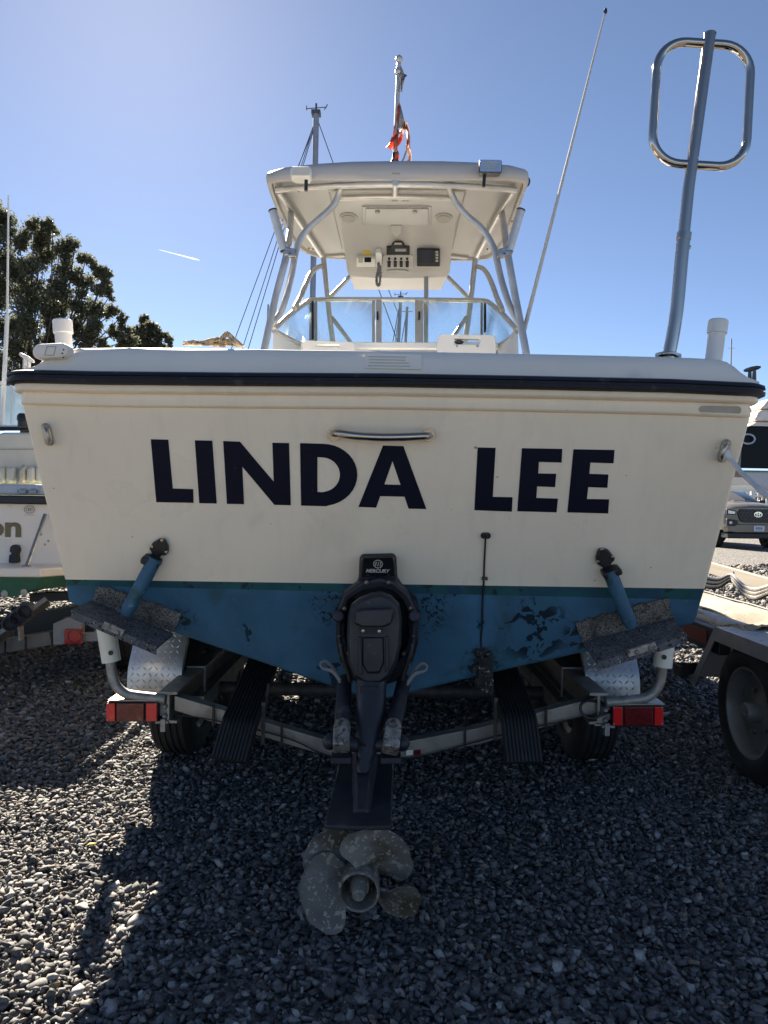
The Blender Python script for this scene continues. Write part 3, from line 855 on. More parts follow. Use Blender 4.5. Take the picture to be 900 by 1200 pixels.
# drive shaft housing
def lev(y, xl, xr, Yf, Yb):
    yl = y; a = P(xl, y, Yf); b = P(xr, y, Yf); wdt = (b - a)
    m_ = (a + b) / 2; h = wdt.length / 2
    ux = wdt.normalized(); n_ = 14; out = []
    dpt = Yb - Yf
    for i in range(n_):
        an = 2 * math.pi * i / n_
        ca, sa = math.cos(an), math.sin(an)
        sx = math.copysign(abs(ca) ** .6, ca); sy = math.copysign(abs(sa) ** .6, sa)
        out.append(m_ + ux * h * sx + V((0, dpt / 2 + dpt / 2 * sy, 0)))
    return out
mb = MB()
mb.loft([lev(796, 417, 455, 2.33, 2.52), lev(812, 416.5, 453, 2.31, 2.5), lev(840, 416, 452, 2.27, 2.47), lev(864, 416, 449, 2.24, 2.44), lev(885, 416, 443, 2.22, 2.42), lev(906, 416.5, 434, 2.19, 2.40)], True, False, True)
mb.build('shaft_housing', drive, sd, ang=40)
mb = MB(); mb.prism(YP([(421.5, 804.5), (443, 804), (442, 812), (422, 812)], 2.322), (0, -.006, 0)); mb.build('water_slot', drive2, sd, bevel=.002)
for y0 in ((425.5, 875, 2.235), (423, 924, 2.2)):
    mb = MB(); mb.lathe([(.003, .0), (.0075, .0015), (.010, -.004)], P(y0[0], y0[1], y0[2] - .004), (0, -1, 0), 12); mb.build('plug', drive2, sd)
# anti-ventilation plate with a central fin
pl_ = [P(380, 964, 1.98), P(384, 966.5, 1.975), P(420, 968.5, 1.97), P(455, 968, 1.975), P(459, 966.5, 1.98), P(461.5, 893, 2.42), P(450, 884, 2.5), P(405, 884, 2.5), P(397, 892, 2.42)]
zt = sum(p.z for p in pl_[:5]) / 5
pl_ = [V((p.x, p.y, zt + (p.y - 1.98) * .03)) for p in pl_]
mb = MB(); mb.prism(pl_, (0, 0, -.014)); mb.build('ventilation_plate', drive, sd, bevel=.005)
mb = MB()
def fin(y, hw, z0): return [V((c_ * hw + (P(423, 930, 2.2).x), y, z0)) for c_ in (-1, 1)]
fx = P(425, 930, 2.2).x
mb.loft([[V((fx - .045, 2.42, zt)), V((fx - .03, 2.42, zt + .12)), V((fx + .03, 2.42, zt + .12)), V((fx + .045, 2.42, zt))],
         [V((fx - .034, 2.2, zt)), V((fx - .020, 2.2, zt + .055)), V((fx + .020, 2.2, zt + .055)), V((fx + .034, 2.2, zt))],
         [V((fx - .026, 2.05, zt)), V((fx - .012, 2.05, zt + .012)), V((fx + .012, 2.05, zt + .012)), V((fx + .026, 2.05, zt))]], False, False, True)
mb.build('plate_fin', drive, sd, bevel=.006)
# torpedo under the plate and skeg
HC = P(421, 1042, 1.97)
HA = V((0.03, 1, .03)).normalized()
mb = MB(); mb.lathe([(.05, .06), (.055, .1), (.058, .3), (.05, .42), (.03, .52), (.004, .56)], HC, HA, 24)
mb.loft([[HC + HA * .12 + V((-.02, 0, .03)), HC + HA * .12 + V((.02, 0, .03)), HC + HA * .45 + V((.02, 0, .03)), HC + HA * .45 + V((-.02, 0, .03))],
         [V((fx - .025, 2.1, zt - .01)), V((fx + .025, 2.1, zt - .01)), V((fx + .03, 2.45, zt - .01)), V((fx - .03, 2.45, zt - .01))]], True, False, True)
mb.loft([[HC + HA * .2 + V((-.008, 0, -.04)), HC + HA * .2 + V((.008, 0, -.04)), HC + HA * .46 + V((.008, 0, -.04)), HC + HA * .46 + V((-.008, 0, -.04))],
         [HC + HA * .30 + V((-.004, 0, -.17)), HC + HA * .30 + V((.004, 0, -.17)), HC + HA * .42 + V((.004, 0, -.17)), HC + HA * .42 + V((-.004, 0, -.17))]], True, False, True)
mb.build('gearcase', drive, sd, ang=40)
# propeller
def propeller():
    up_ = V((0, 0, 1)); ax = -HA                       # towards the viewer
    u = ax.cross(up_).normalized() * -1; u = V((1, 0, 0)) - ax * ax.x; u.normalize(); v = ax.cross(u)
    if v.z < 0: v = -v
    mb = MB()
    mb.lathe([(.047, -.11), (.052, -.06), (.055, .0), (.057, .012), (.055, .016), (.049, .015), (.046, -.01), (.044, -.08), (.0, -.08)], HC, ax, 32)
    mb.lathe([(.0, .040), (.008, .040), (.010, .032), (.017, .030), (.021, .0), (.026, -.004), (.028, -.09)], HC, ax, 16)
    for th_, H_, za, z0 in ((56, 62, .042, .0), (146, 34, .045, -.04), (196, 54, .038, .0), (340, 36, .062, .014)):
        th0 = R(th_ - 5); rows = []
        for i in range(9):
            r_ = .05 + (.170 - .05) * i / 8
            s_ = i / 8
            half = R(H_) * (math.sqrt(max(0, 1 - ((s_ - .42) / .60) ** 2)) * .95 + .05) if s_ > .42 else R(H_) * (.80 + .2 * s_ / .42)
            sk = R(10) * s_
            row = []
            for j in range(13):
                f_ = -1 + 2 * j / 12; th = th0 + sk + f_ * half
                z = za * f_ * (half / R(H_)) * (1 - .25 * s_) - .052 + z0 + .028 * s_ + .010 * (f_ ** 2 - .3)
                row.append(HC + (u * math.cos(th) + v * math.sin(th)) * r_ + ax * z)
            rows.append(row)
        thick = lambda i, j: .0035 * (1 - (j / 6 - 1) ** 2) * (1 - .5 * i / 8) + .0012
        fr = [[p + ax * thick(i, j) for j, p in enumerate(r_)] for i, r_ in enumerate(rows)]
        bk = [[p - ax * thick(i, j) for j, p in enumerate(r_)] for i, r_ in enumerate(rows)]
        mb.loft(fr); mb.loft(bk)
        e1 = fr[0] + [r_[-1] for r_ in fr[1:]] + fr[-1][::-1][1:] + [r_[0] for r_ in fr[-2:0:-1]]
        e2 = bk[0] + [r_[-1] for r_ in bk[1:]] + bk[-1][::-1][1:] + [r_[0] for r_ in bk[-2:0:-1]]
        mb.loft([e1, e2], True)
    mb.build('propeller', barn, sd, ang=50)
propeller()
# trim cylinders
for a, b, e, sg in (((404, 797), (401, 850), (400, 873), -1), ((474, 797), (461, 850), (458, 875), 1)):
    mb = MB(); A = P(*a, 2.5); B = P(*b, 2.26); mb.tube([A, A + (B - A) * .9, B], [.024, .026, .022], 16)
    cyl = mb.build('trim_cylinder', drive, sd)
    mb = MB(); E = P(*e, 2.2)
    mb.tube([B - (B - A).normalized() * .02, B, B + (E - B) * .35], [.020, .026, .027], 14)
    mb.bar(B + (E - B) * .25, E + (E - B) * .2, .050, .05, up=(0, 1, 0))
    mb.build('rod_end', rodend, cyl, bevel=.008, seg=3)
    mb = MB(); bx = P(e[0] - 13 if sg < 0 else e[0] + 13, e[1] - 4, 2.24)
    mb.cyl(P(425, 874, 2.27), bx, .022, n=16)
    mb.ball(bx, .025, 12, 8)
    mb.bar(P(e[0] - 12, 888, 2.24), P(e[0] + 12, 888, 2.24), .06, .02)
    mb.build('pivot_boss', drive, cyl, bevel=.004)
    mb = MB()
    for k_ in range(2):
        sx = a[0] - 4 if sg < 0 else a[0] + 2
        xx = [sx, sx + sg * 6, sx + sg * 17, sx + sg * 24 , sx + sg * 22, sx + sg * 10, sx + sg * 1] 
        yy = [806, 790, 778 - 2 * k_, 780 - 3 * k_, 786 - 3 * k_, 789 - k_, 800]
        if sg < 0: yy = [y - 3 for y in yy]
        mb.tube(spline([P(x, y + k_ * 3, 2.47 - .01 * i) for i, (x, y) in enumerate(zip(xx, yy))], 5), .0042, 8)
    mb.build('hydraulic_hose', mat('grey_hose', (.20, .195, .19), .7), cyl)

# ------------------------------------------------------------------ hard top
ZT = ZP(465, 213, 0).z if False else P(465, 212, 4.5).z
mb = MB()
lft = [(313, 214), (315, 224), (322, 243), (331, 263), (340, 281), (348, 291), (358, 298), (372, 302.5), (400, 305)]
rgt = [(560, 306.5), (574, 304), (583, 298), (591, 287), (598, 272), (606, 252), (613, 232), (618, 219), (618, 213)]
out = [ZP(x, y, ZT) for x, y in lft + [(465, 306.5)] + rgt]
aft = [ZP(x, y, ZT) for x, y in [(600, 210.5), (560, 210.5), (520, 211), (465, 211.5), (410, 211), (370, 211), (330, 211.5)]]
ol = out + aft
C0 = sum(ol, V()) / len(ol); hw_ = (out[0] - out[-1]).length / 2
def crown(p):
    t_ = ((p - C0).x / hw_)
    return .055 * (1 - t_ * t_)
def rg(s_, z, cr=0.): return [C0 + (p - C0) * s_ + UP * (z + cr * crown(p)) for p in ol]
def rg2(ins, z, cr=0.):
    o_ = []
    for p in ol:
        d = p - C0; d.z = 0; o_.append(p - d.normalized() * ins + UP * (z + cr * crown(p)))
    return o_
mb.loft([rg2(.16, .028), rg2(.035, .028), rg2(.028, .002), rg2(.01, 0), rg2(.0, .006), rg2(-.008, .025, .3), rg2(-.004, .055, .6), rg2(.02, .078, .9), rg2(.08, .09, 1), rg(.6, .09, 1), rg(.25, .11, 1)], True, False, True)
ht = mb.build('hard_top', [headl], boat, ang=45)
# overhead pod: flush panel, sloping face, bottom
zA = ZT + .028
podM = headl
pA_ = [ZP(390, 224, zA - .03), ZP(545, 224, zA - .03)]
p1 = [ZP(400, 262, zA - .035), ZP(533, 263, zA - .035)]
Yb = 5.55
p2 = [P(407, 318, Yb), P(527, 318.5, Yb)]
p3 = [P(410, 324, Yb + .03), P(524, 324.5, Yb + .03)]
p4 = [p3[0] + V((.02, .42, .02)), p3[1] + V((-.02, .42, .02))]
mb = MB()
def rowp(a, b, n_=9, bow=0.): return [a + (b - a) * (i / n_) + UP * (-bow * 4 * (i / n_) * (1 - i / n_)) for i in range(n_ + 1)]
rws = [[a + UP * .05 for a in rowp(*pA_)], rowp(*pA_), rowp(*p1), rowp(*p2), rowp(*p3, bow=.012), rowp(*p4), [V((p.x, p.y, zA + .04)) for p in rowp(*p4)]]
mb.loft(rws)
for i0 in (0, -1):
    mb.add([r_[i0] for r_ in rws] + [V((rws[2][i0].x, rws[2][i0].y, zA + .04)), V((rws[3][i0].x, rws[3][i0].y, zA + .04))],
           [(0, 1, 2, 7), (7, 2, 3, 8), (8, 3, 4, 5), (8, 5, 6)])
pod = mb.build('overhead_pod', headl, ht, bevel=.012, seg=3, ang=30)
FPl = Plane((p1[0] + p2[0]) / 2, p1[1] - p1[0], ((p1[0] + p1[1]) - (p2[0] + p2[1])))      # sloping instrument face
if FPl.n.y > 0: FPl.n = -FPl.n
def onface(l, off, th, name, m, par=ht, bevel=.003):
    mb = MB(); mb.prism([FPl.pt(x, y, off) for x, y in l], FPl.n * th); return mb.build(name, m, par, bevel=bevel)
def rect(x0, y0, x1, y1): return [(x0, y0), (x1, y0), (x1, y1), (x0, y1)]
onface(rect(425, 294, 434.5, 298.5), .001, .002, 'yellow_sticker', yellow, bevel=0)
onface(rect(418, 299, 440, 309), .001, .035, 'marine_radio', pvc2)
onface(rect(427, 301.5, 435, 307), .036, .003, 'radio_screen', screen, bevel=0)
onface(rect(420, 301.5, 425.5, 307.5), .036, .002, 'radio_grille', grill, bevel=0)
onface([(440, 291), (446, 290), (448, 293), (447, 306), (444, 310), (440.5, 306)], .002, .05, 'radio_handset', pvc2, bevel=.008)
mb = MB(); hc = [P(443.5, 309, 5.40), P(445.5, 316, 5.35), P(446, 326, 5.33), P(444.5, 334, 5.33), P(441.5, 333, 5.33), P(441, 326, 5.34), P(443, 318, 5.37), P(444.5, 311, 5.42)]
cc_ = spline(hc, 14); cc_ = [p + V((.006 * math.cos(i * 1.9), 0, .006 * math.sin(i * 1.9))) for i, p in enumerate(cc_)]
mb.tube(cc_, .009, 6); mb.build('handset_cord', mat('grey_cord', (.16, .16, .16), .6), ht)
onface(rect(453, 288, 480, 297.5), .001, .012, 'stereo', black)
onface(rect(463, 291.5, 476, 294.5), .014, .002, 'stereo_display', mat('lcd_grey', (.35, .36, .36), .3), bevel=0)
onface([(460, 284), (463, 282), (470, 282), (473, 284), (475, 288), (458, 288)], .001, .03, 'compass_mount', black)
onface([(462.5, 284.3), (470.5, 284.3), (471, 286.5), (462, 286.5)], .032, .002, 'mount_face', grill, bevel=0)
onface(rect(448.5, 298.5, 484.5, 313), .001, .006, 'switch_panel', headl)
for x in (456, 463.2, 470.2, 477.2):
    onface(rect(x - 1.9, 305.5, x + 1.9, 312), .008, .012, 'rocker_switch', black)
    mb = MB(); mb.lathe([(0, .014), (.008, .012), (.01, 0)], FPl.pt(x, 302.8, .007), FPl.n, 10); mb.build('switch_boot', black, ht)
onface(rect(488.5, 290.5, 515.5, 309.5), .001, .03, 'chart_plotter', black, bevel=.008)
onface(rect(490.5, 292.5, 508, 307.5), .032, .002, 'plotter_screen', mat('plotter_lcd', (.03, .035, .05), .2), bevel=0)
for i in range(4):
    mb = MB(); mb.prism([FPl.pt(x, y, .032) for x, y in rect(510.5, 294 + i * 3.4, 513.5, 296.2 + i * 3.4)], FPl.n * .004); mb.build('plotter_button', grill, ht)
c = FPl.pt(466, 318, .001)
mb = MB(); ell = [(math.cos(R(a)), math.sin(R(a))) for a in range(0, 360, 15)]
mb.prism([c + FPl.u * a * .085 + FPl.v * b * .02 for a, b in ell], FPl.n * .008); mb.build('oval_badge', headl, ht, bevel=.003)
# ceiling pieces
def onceil(l, z, th, name, m, bevel=.004):
    mb = MB(); mb.prism([ZP(x, y, z) for x, y in l], (0, 0, -th)); return mb.build(name, m, ht, bevel=bevel)
zP_ = zA - .032
onceil(rect(424.5, 241, 505.5, 263), zP_, .010, 'hatch_frame', headl)
hp = onceil(rect(428.5, 243.5, 502, 261), zP_ - .010, .010, 'hatch', headl)
for x in (442, 486):
    onceil([(x - 2.5, 247), (x, 246), (x + 3, 247), (x + 2.5, 248.8), (x - 2.5, 248.8)], zP_ - .02, .012, 'hatch_latch', grill, bevel=.003)
for x, y in ((408.5, 254), (519.5, 254.5)):
    mb = MB(); c = ZP(x, y, zP_); ell = [(math.cos(R(a)), math.sin(R(a))) for a in range(0, 360, 15)]
    mb.prism([c + V((a * .062, b * .08, 0)) for a, b in ell], (0, 0, -.012)); sp = mb.build('speaker', headl, ht, bevel=.004)
    mb = MB(); mb.prism([c + V((a * .050, b * .065, -.012)) for a, b in ell], (0, 0, -.006)); mb.build('speaker_grille', grill, sp, bevel=.003)
onface([(458, 263.5), (471, 263.5), (471, 273), (468, 273.5), (467, 277), (462, 277), (461, 273.5), (458, 273)], .0, .008, 'latch_recess', headl)
mb = MB(); c = ZP(463, 235, zP_)
for i, l in enumerate(((459, 234.3, 466, 236.4), (471, 234.5, 475, 236.2), (476, 234.5, 479, 236.2))):
    mb.prism([ZP(x, y, zP_ - .001) for x, y in rect(*l)], (0, 0, -.002))
mb.build('ceiling_emblem', grill, ht)
for x, y in ((331, 258), (362, 291), (367, 292), (600, 259), (571, 292), (328, 228), (350, 224)):
    mb = MB(); mb.ball(ZP(x, y, ZT + .0), .007, 8, 5); mb.build('ceiling_screw', rust, ht)
# side panel seams of the liner (recessed dark joint lines)
for a, b in (((386, 226), (401, 292)), ((545, 226), (530, 292)), ((384, 222), (545, 222.3)),):
    mb = MB(); mb.bar(ZP(*a, zA - .002), ZP(*b, zA - .002), .006, .006); mb.build('panel_seam', grill, ht)
for a, b in (((383, 300), (404, 298.5)), ((525, 299), (548, 301.5))):
    mb = MB(); mb.bar(ZP(*a, zA - .006), ZP(*b, zA - .006), .05, .03); mb.build('front_trim', headl, ht, bevel=.005)

# tower tubes
def ptube(pts, r, name='frame_tube', n=12, m=alu, par=ht, k=6):
    mb = MB(); pp = [P(*q_) for q_ in pts]
    mb.tube(spline(pp, k) if len(pp) > 2 else pp, r, n); return mb.build(name, m, par)
zt_ = ZT - .012
def zpY(x, y, z=zt_): return (x, y, ZP(x, y, z).y)
ptube([zpY(323, 222.5), zpY(360, 219.5), zpY(400, 217.5), zpY(465, 216.2), zpY(530, 217.7), zpY(570, 219.7), zpY(605, 223)], .019)
ptube([zpY(397, 231.5), zpY(465, 230.2), zpY(530, 232)], .019)
ptube([zpY(463, 214), zpY(463, 227)], .02)
ptube([zpY(326, 224), zpY(345, 252), zpY(379, 304)], .019)
ptube([zpY(602, 224), zpY(584, 253), zpY(557, 305)], .019)
for L_ in ([(400.5, 215.5, 4.56), (397, 227, 4.6), (391, 240, 4.6), (379, 252, 4.58), (364, 265, 4.55), (354, 277, 4.53), (347, 293, 4.5), (341.5, 322, 4.45), (334, 352, 4.38), (328, 367, 4.36), (322, 376, 4.34), (316.5, 381, 4.33)],
           [(525.5, 215.5, 4.56), (529, 227, 4.6), (536, 240, 4.6), (549, 254, 4.58), (563, 266, 4.55), (572, 278, 4.53), (580, 295, 4.5), (587, 326, 4.45), (596, 355, 4.38), (602, 368, 4.36), (607, 377, 4.34), (612, 382, 4.33)]):
    ptube(L_, .020)
for L_ in ([zpY(341.5, 248), (336.5, 294, 4.45), (323, 348, 4.35), (310, 408, 4.25), (309, 418, 4.24)], [zpY(588, 249), (594.5, 294, 4.45), (604, 348, 4.35), (615.5, 407, 4.25), (617, 420, 4.24)]):
    ptube(L_, .022)
for a, b in (((319.6, 246.5, 4.42), (333, 294, 4.42)), ((610.5, 246, 4.42), (596.5, 294, 4.42))):
    mb = MB(); A = P(*a); B = P(*b); d = (B - A).normalized()
    mb.lathe([(.020, .04), (.020, 0), (.0255, 0), (.0255, (B - A).length)], A, d, 16); ch = mb.build('tube_rod_holder', alu, ht)
    mb = MB(); mb.cyl(A - d * .003, A + d * .006, .0268, n=16); mb.build('holder_cap', black, ch)
for x, y in ((336, 294.5), (341, 296), (594.5, 294.5), (589.5, 296)):
    mb = MB(); mb.cyl(P(x, y - 3.5, 4.43), P(x, y + 3.5, 4.43), .034, n=14); mb.box(P(x + (1.5 if x < 400 else -1.5), y + 3, 4.41), (.05, .04, .03)); mb.build('tube_clamp', dsteel, ht, bevel=.006)
for L_ in ([(379, 303, 5.6), (383, 340, 5.5), (386, 370, 5.45), (390, 402, 5.4)], [(557, 304, 5.6), (553, 340, 5.5), (549.5, 370, 5.45), (545, 400, 5.4)]): ptube(L_, .02)
for L_ in ([(378, 311, 5.6), (371, 314.5, 5.4), (364, 321, 5.2), (358, 334, 5.0), (352, 348, 4.9), (345, 361, 4.75)], [(558, 312, 5.6), (566, 315, 5.4), (571.5, 322, 5.2), (577, 334, 5.0), (582, 348, 4.9), (589, 364, 4.75)]): ptube(L_, .018)
for a, b in (((410, 324, 5.62), (388, 347, 5.5)), ((524, 324, 5.62), (549, 349, 5.5)), ((389, 372, 5.45), (411, 402, 5.3)), ((546.5, 372, 5.45), (529, 398, 5.3))): ptube([a, b], .0165)
ptube([(499.5, 325, 5.5), (499, 411, 5.4)], .017, 'support_post', m=mat('grey_post', (.42, .42, .43), .4, .6))
# flood lights, horn, mast base, small vent
mb = MB(); c = P(353, 204, 4.41)
mb.loft([[c + V((x * s1, 0 + yy, z * s2)) for x, z in rrect(.125, .072, .015, 3)] for yy, s1, s2 in ((-.035, .82, .7), (-.02, 1, 1), (.03, 1, .95), (.07, .75, .7))], True, False, True)
fl = mb.build('flood_light', pvc2, ht, ang=40)
mb = MB(); mb.prism([c + V((x * .8, -.036, z * .65)) for x, z in rrect(.125, .072, .01, 3)], (0, -.004, 0)); mb.build('lamp_lens', mat('lamp_glass', (.55, .55, .53), .15), fl)
mb = MB(); mb.cyl(c + V((.03, 0, -.03)), c + V((.03, 0, -.10)), .011, n=8); mb.build('lamp_bracket', black, fl)
mb = MB(); c = P(574, 197.5, 4.41)
mb.loft([[c + V((x * s1, 0 + yy, z * s2)) for x, z in rrect(.132, .076, .010, 3)] for yy, s1, s2 in ((-.03, 1, 1), (-.026, 1.02, 1.03), (.03, .95, .9), (.06, .7, .6))], True, False, True)
fl = mb.build('flood_light', mat('dark_lamp_body', (.10, .10, .10), .4, .5), ht, ang=40)
mb = MB(); o1 = [c + V((x, -.03, z)) for x, z in rrect(.125, .068, .006, 3)]; i1 = [c + V((x, -.03, z)) for x, z in rrect(.095, .045, .004, 3)]
mb.ring(o1, i1, (0, -.006, 0)); mb.build('lamp_rim', chrome, fl)
mb = MB(); mb.prism([c + V((x, -.031, z)) for x, z in rrect(.095, .045, .004, 3)], (0, -.002, 0)); mb.build('lamp_lens', mat('lamp_reflector', (.6, .58, .5), .15, .8), fl)
mb = MB(); mb.cyl(c + V((-.03, 0, -.03)), c + V((-.035, 0, -.11)), .010, n=8); mb.build('lamp_bracket', black, fl)
mb = MB(); mb.tube([P(604, 213, 4.7), P(614, 213, 4.66), P(618, 213.3, 4.64)], [.018, .02, .028], 14); mb.build('horn', black, ht)
mb = MB(); mb.box(ZP(464, 204.5, 0) if False else P(464, 204, 4.49), (.05, .012, .012)); mb.build('stern_lamp', grill, ht, bevel=.004)
mb = MB(); mb.lathe([(.04, -.02), (.038, .01), (.03, .03), (.018, .05), (.016, .09), (.0, .09)], P(462.5, 195, 4.95), (0, 0, 1), 16); mb.build('pole_base', black, ht)
mb = MB(); A = P(462.5, 194, 4.95); B = P(467.5, 72, 4.95)
mb.tube([A, B], .0155, 12); mb.ball(B + UP * .015, .026, 10, 6); mb.lathe([(.02, 0), (.027, .01), (.027, .03), (.02, .04)], B - UP * .09, (0, 0, 1), 12)
fp = mb.build('flag_pole', alu, ht)
# whip antenna
mb = MB(); A = P(613, 392, 4.35); B = P(709.5, 13, 4.2)
mb.tube([A, A + (B - A) * .3, B], [.013, .010, .005], 8)
ant = mb.build('whip_antenna', mat('antenna_white', (.45, .45, .43), .5), boat)
mb = MB(); mb.ball(B, (.011, .011, .018), 8, 6); mb.build('antenna_tip', black, ant)

# torn flag and grey pennant
def ribbon(strip_pts, name, mi_fn, mats, label, cat, Y):
    pass
flag_parts = MB()
def cloth(l, mi, jig=.03, Y=4.93, nsub=3):
    """l: list of (left px, right px) pairs down the strip"""
    rows = []
    for i, (a, b) in enumerate(l):
        ra = P(*a, Y + random.uniform(-jig, jig)); rb = P(*b, Y + random.uniform(-jig, jig))
        rows.append([ra + (rb - ra) * (k / nsub) + V((0, .025 * math.sin(k * 2.1 + i * 1.7), 0)) for k in range(nsub + 1)])
    flag_parts.loft(rows, mi=mi)
cloth([((466.5, 123), (469, 123)), ((463.5, 135), (470, 133)), ((462, 147), (467, 146)), ((460.5, 160), (466.5, 162)), ((461.5, 172), (465.5, 173)), ((462.5, 177), (464.5, 179))], 0)
cloth([((468, 125), (470, 126)), ((467, 140), (474, 140)), ((466, 151), (476, 151))], 2)
cloth([((466, 152), (474, 151)), ((466, 158), (472, 157))], 1)
cloth([((459.5, 160), (466, 158)), ((456, 167), (463, 166)), ((452, 173.5), (460, 174))], 0)
cloth([((474, 142), (477, 144)), ((476, 152), (480, 152)), ((477, 163), (480.5, 163)), ((476, 171), (480, 173)), ((478, 182), (482, 180)), ((477, 194), (482, 195))], 1)
cloth([((475.5, 146), (477, 148)), ((477.5, 165), (479, 165)), ((475.5, 172), (477, 174))], 0)
cloth([((466, 160), (472, 158)), ((467, 168), (472, 162)), ((463, 168.5), (468, 170))], 0)
cloth([((463, 177), (467, 178)), ((462, 184), (468, 183)), ((461, 190), (466, 189)), ((462, 196), (464, 196))], 0)
cloth([((476, 188), (479, 190)), ((476, 196), (482, 197)), ((484, 193), (487, 196))], 0, .05)
flag_parts.tube([P(476.5, 176, 4.93), P(473, 186, 4.93), P(470, 192, 4.93)], .004, 5, mi=2)
fo = flag_parts.build('torn_flag', [flagr, flagw, flagg], None, solid=.004)
tag(fo, 'torn faded red and white flag hanging in strips from the hard top pole', 'flag')
flag_parts = MB()
cloth([((469, 79), (470, 79)), ((469, 84), (473.5, 84)), ((469, 88), (477, 89)), ((469, 92), (474.5, 93)), ((469.5, 98), (472, 99)), ((469.5, 106), (471, 107))], 0, .01)
tag(flag_parts.build('torn_pennant', flagg, None, solid=.004), 'small grey frayed pennant scrap at the very top of the pole', 'pennant')

# ------------------------------------------------------------------ windshield
mb = MB()
c1 = (367, 351.5, 5.1); c2 = (566, 352.5, 5.1)
pL = (321, 386, 4.45); pR = (605.5, 387, 4.45)
def ftube(l, r, nm='windshield_frame', m=alu, b=None): return ptube(l, r, nm, m=m, par=ws, n=8)
ws = MB()
ws.bar(P(353, 405, 4.7), P(583, 406, 4.7), .05, .04)
ws = ws.build('windshield', deckw, boat, bevel=.005)
ftube([pL, (342, 367, 4.75), (358, 355.5, 4.98), c1, (400, 350.8, 5.3), (444, 351, 5.36), (489.6, 351.3, 5.36), (530, 351.8, 5.3), c2, (577, 357.5, 4.98), (591, 370, 4.75), pR], .017)
ftube([(321, 387.5, 4.45), (337, 396, 4.6), (353, 404.5, 4.75)], .015)
ftube([(605.5, 388, 4.45), (597, 397, 4.6), (583, 406, 4.75)], .015)
for a, b in (((444, 351, 5.36), (444, 411, 5.2)), ((489.6, 351.3, 5.36), (489.6, 411, 5.2))):
    mb = MB(); mb.bar(P(*a), P(*b), .04, .025, up=(0, 1, 0)); mb.build('windshield_post', alu, ws, bevel=.004)
    mb = MB(); mb.bar(P(a[0] - 6.2 if a[0] < 450 else a[0] + 4.5, 353, 5.35), P(b[0] - 6.2 if b[0] < 450 else b[0] + 4.5, 411, 5.2), .022, .02, up=(0, 1, 0)); mb.build('windshield_post', alu, ws, bevel=.003)
    mb = MB(); x = a[0] - 1.5 if a[0] < 450 else a[0] + 1.6; mb.bar(P(x, 366, 5.29), P(x, 374, 5.27), .014, .03, up=(0, 1, 0)); mb.build('windshield_latch', black, ws, bevel=.003)
for a, b in (((366.5, 353, 5.09), (366.5, 399, 4.95)), ((568.3, 356, 5.09), (568.3, 388, 4.97))):
    mb = MB(); mb.bar(P(*a), P(*b), .014, .03, up=(0, 1, 0)); mb.build('corner_gasket', black, ws)
    x = a[0] + (4 if a[0] < 450 else -4)
    mb = MB(); mb.bar(P(x, a[1], 5.12), P(x, 411, 4.97), .016, .02, up=(0, 1, 0)); mb.build('windshield_post', alu, ws, bevel=.002)
def pane(l):
    mb = MB(); mb.add([P(*q_) for q_ in l], [tuple(range(len(l)))]); mb.build('windshield_pane', glass, ws, solid=.006)
pane([pL, (342, 367, 4.75), (358, 355.5, 4.98), c1, (366.5, 409, 4.95), (353, 404, 4.75), (337, 396, 4.6)])
pane([pR, (591, 370, 4.75), (577, 357.5, 4.98), c2, (567, 409, 4.95), (583, 406, 4.75), (597, 397, 4.6)])
pane([c1, (400, 351, 5.25), (440, 351, 5.36), (440, 411, 5.2), (369, 411, 4.95)])
pane([(446, 351, 5.36), (488, 351, 5.36), (488, 411, 5.2), (446, 411, 5.2)])
pane([(492, 351, 5.36), (530, 352, 5.25), c2, (566, 411, 4.95), (492, 411, 5.2)])
# white wings of the cabin side below the glass
mb = MB()
mb.prism([P(*q_) for q_ in ((319.5, 388.5, 4.45), (337, 397, 4.6), (353, 405.5, 4.75), (353, 425, 4.75), (319, 425, 4.45))], (0, .03, 0))
mb.build('cabin_side', deckw, boat, bevel=.006)
mb = MB(); mb.prism([P(*q_) for q_ in ((607, 389, 4.45), (597, 398, 4.6), (583, 407, 4.75), (583, 426, 4.75), (608, 426, 4.45))], (0, .03, 0))
mb.build('cabin_side', deckw, boat, bevel=.006)
mb = MB(); mb.prism([P(*q_) for q_ in ((353, 406, 4.75), (366, 411.5, 4.95), (567, 411.5, 4.95), (583, 407, 4.75), (583, 470, 4.75), (353, 470, 4.75))], (0, .1, 0)); mb.build('cabin_bulkhead', deckw, boat)
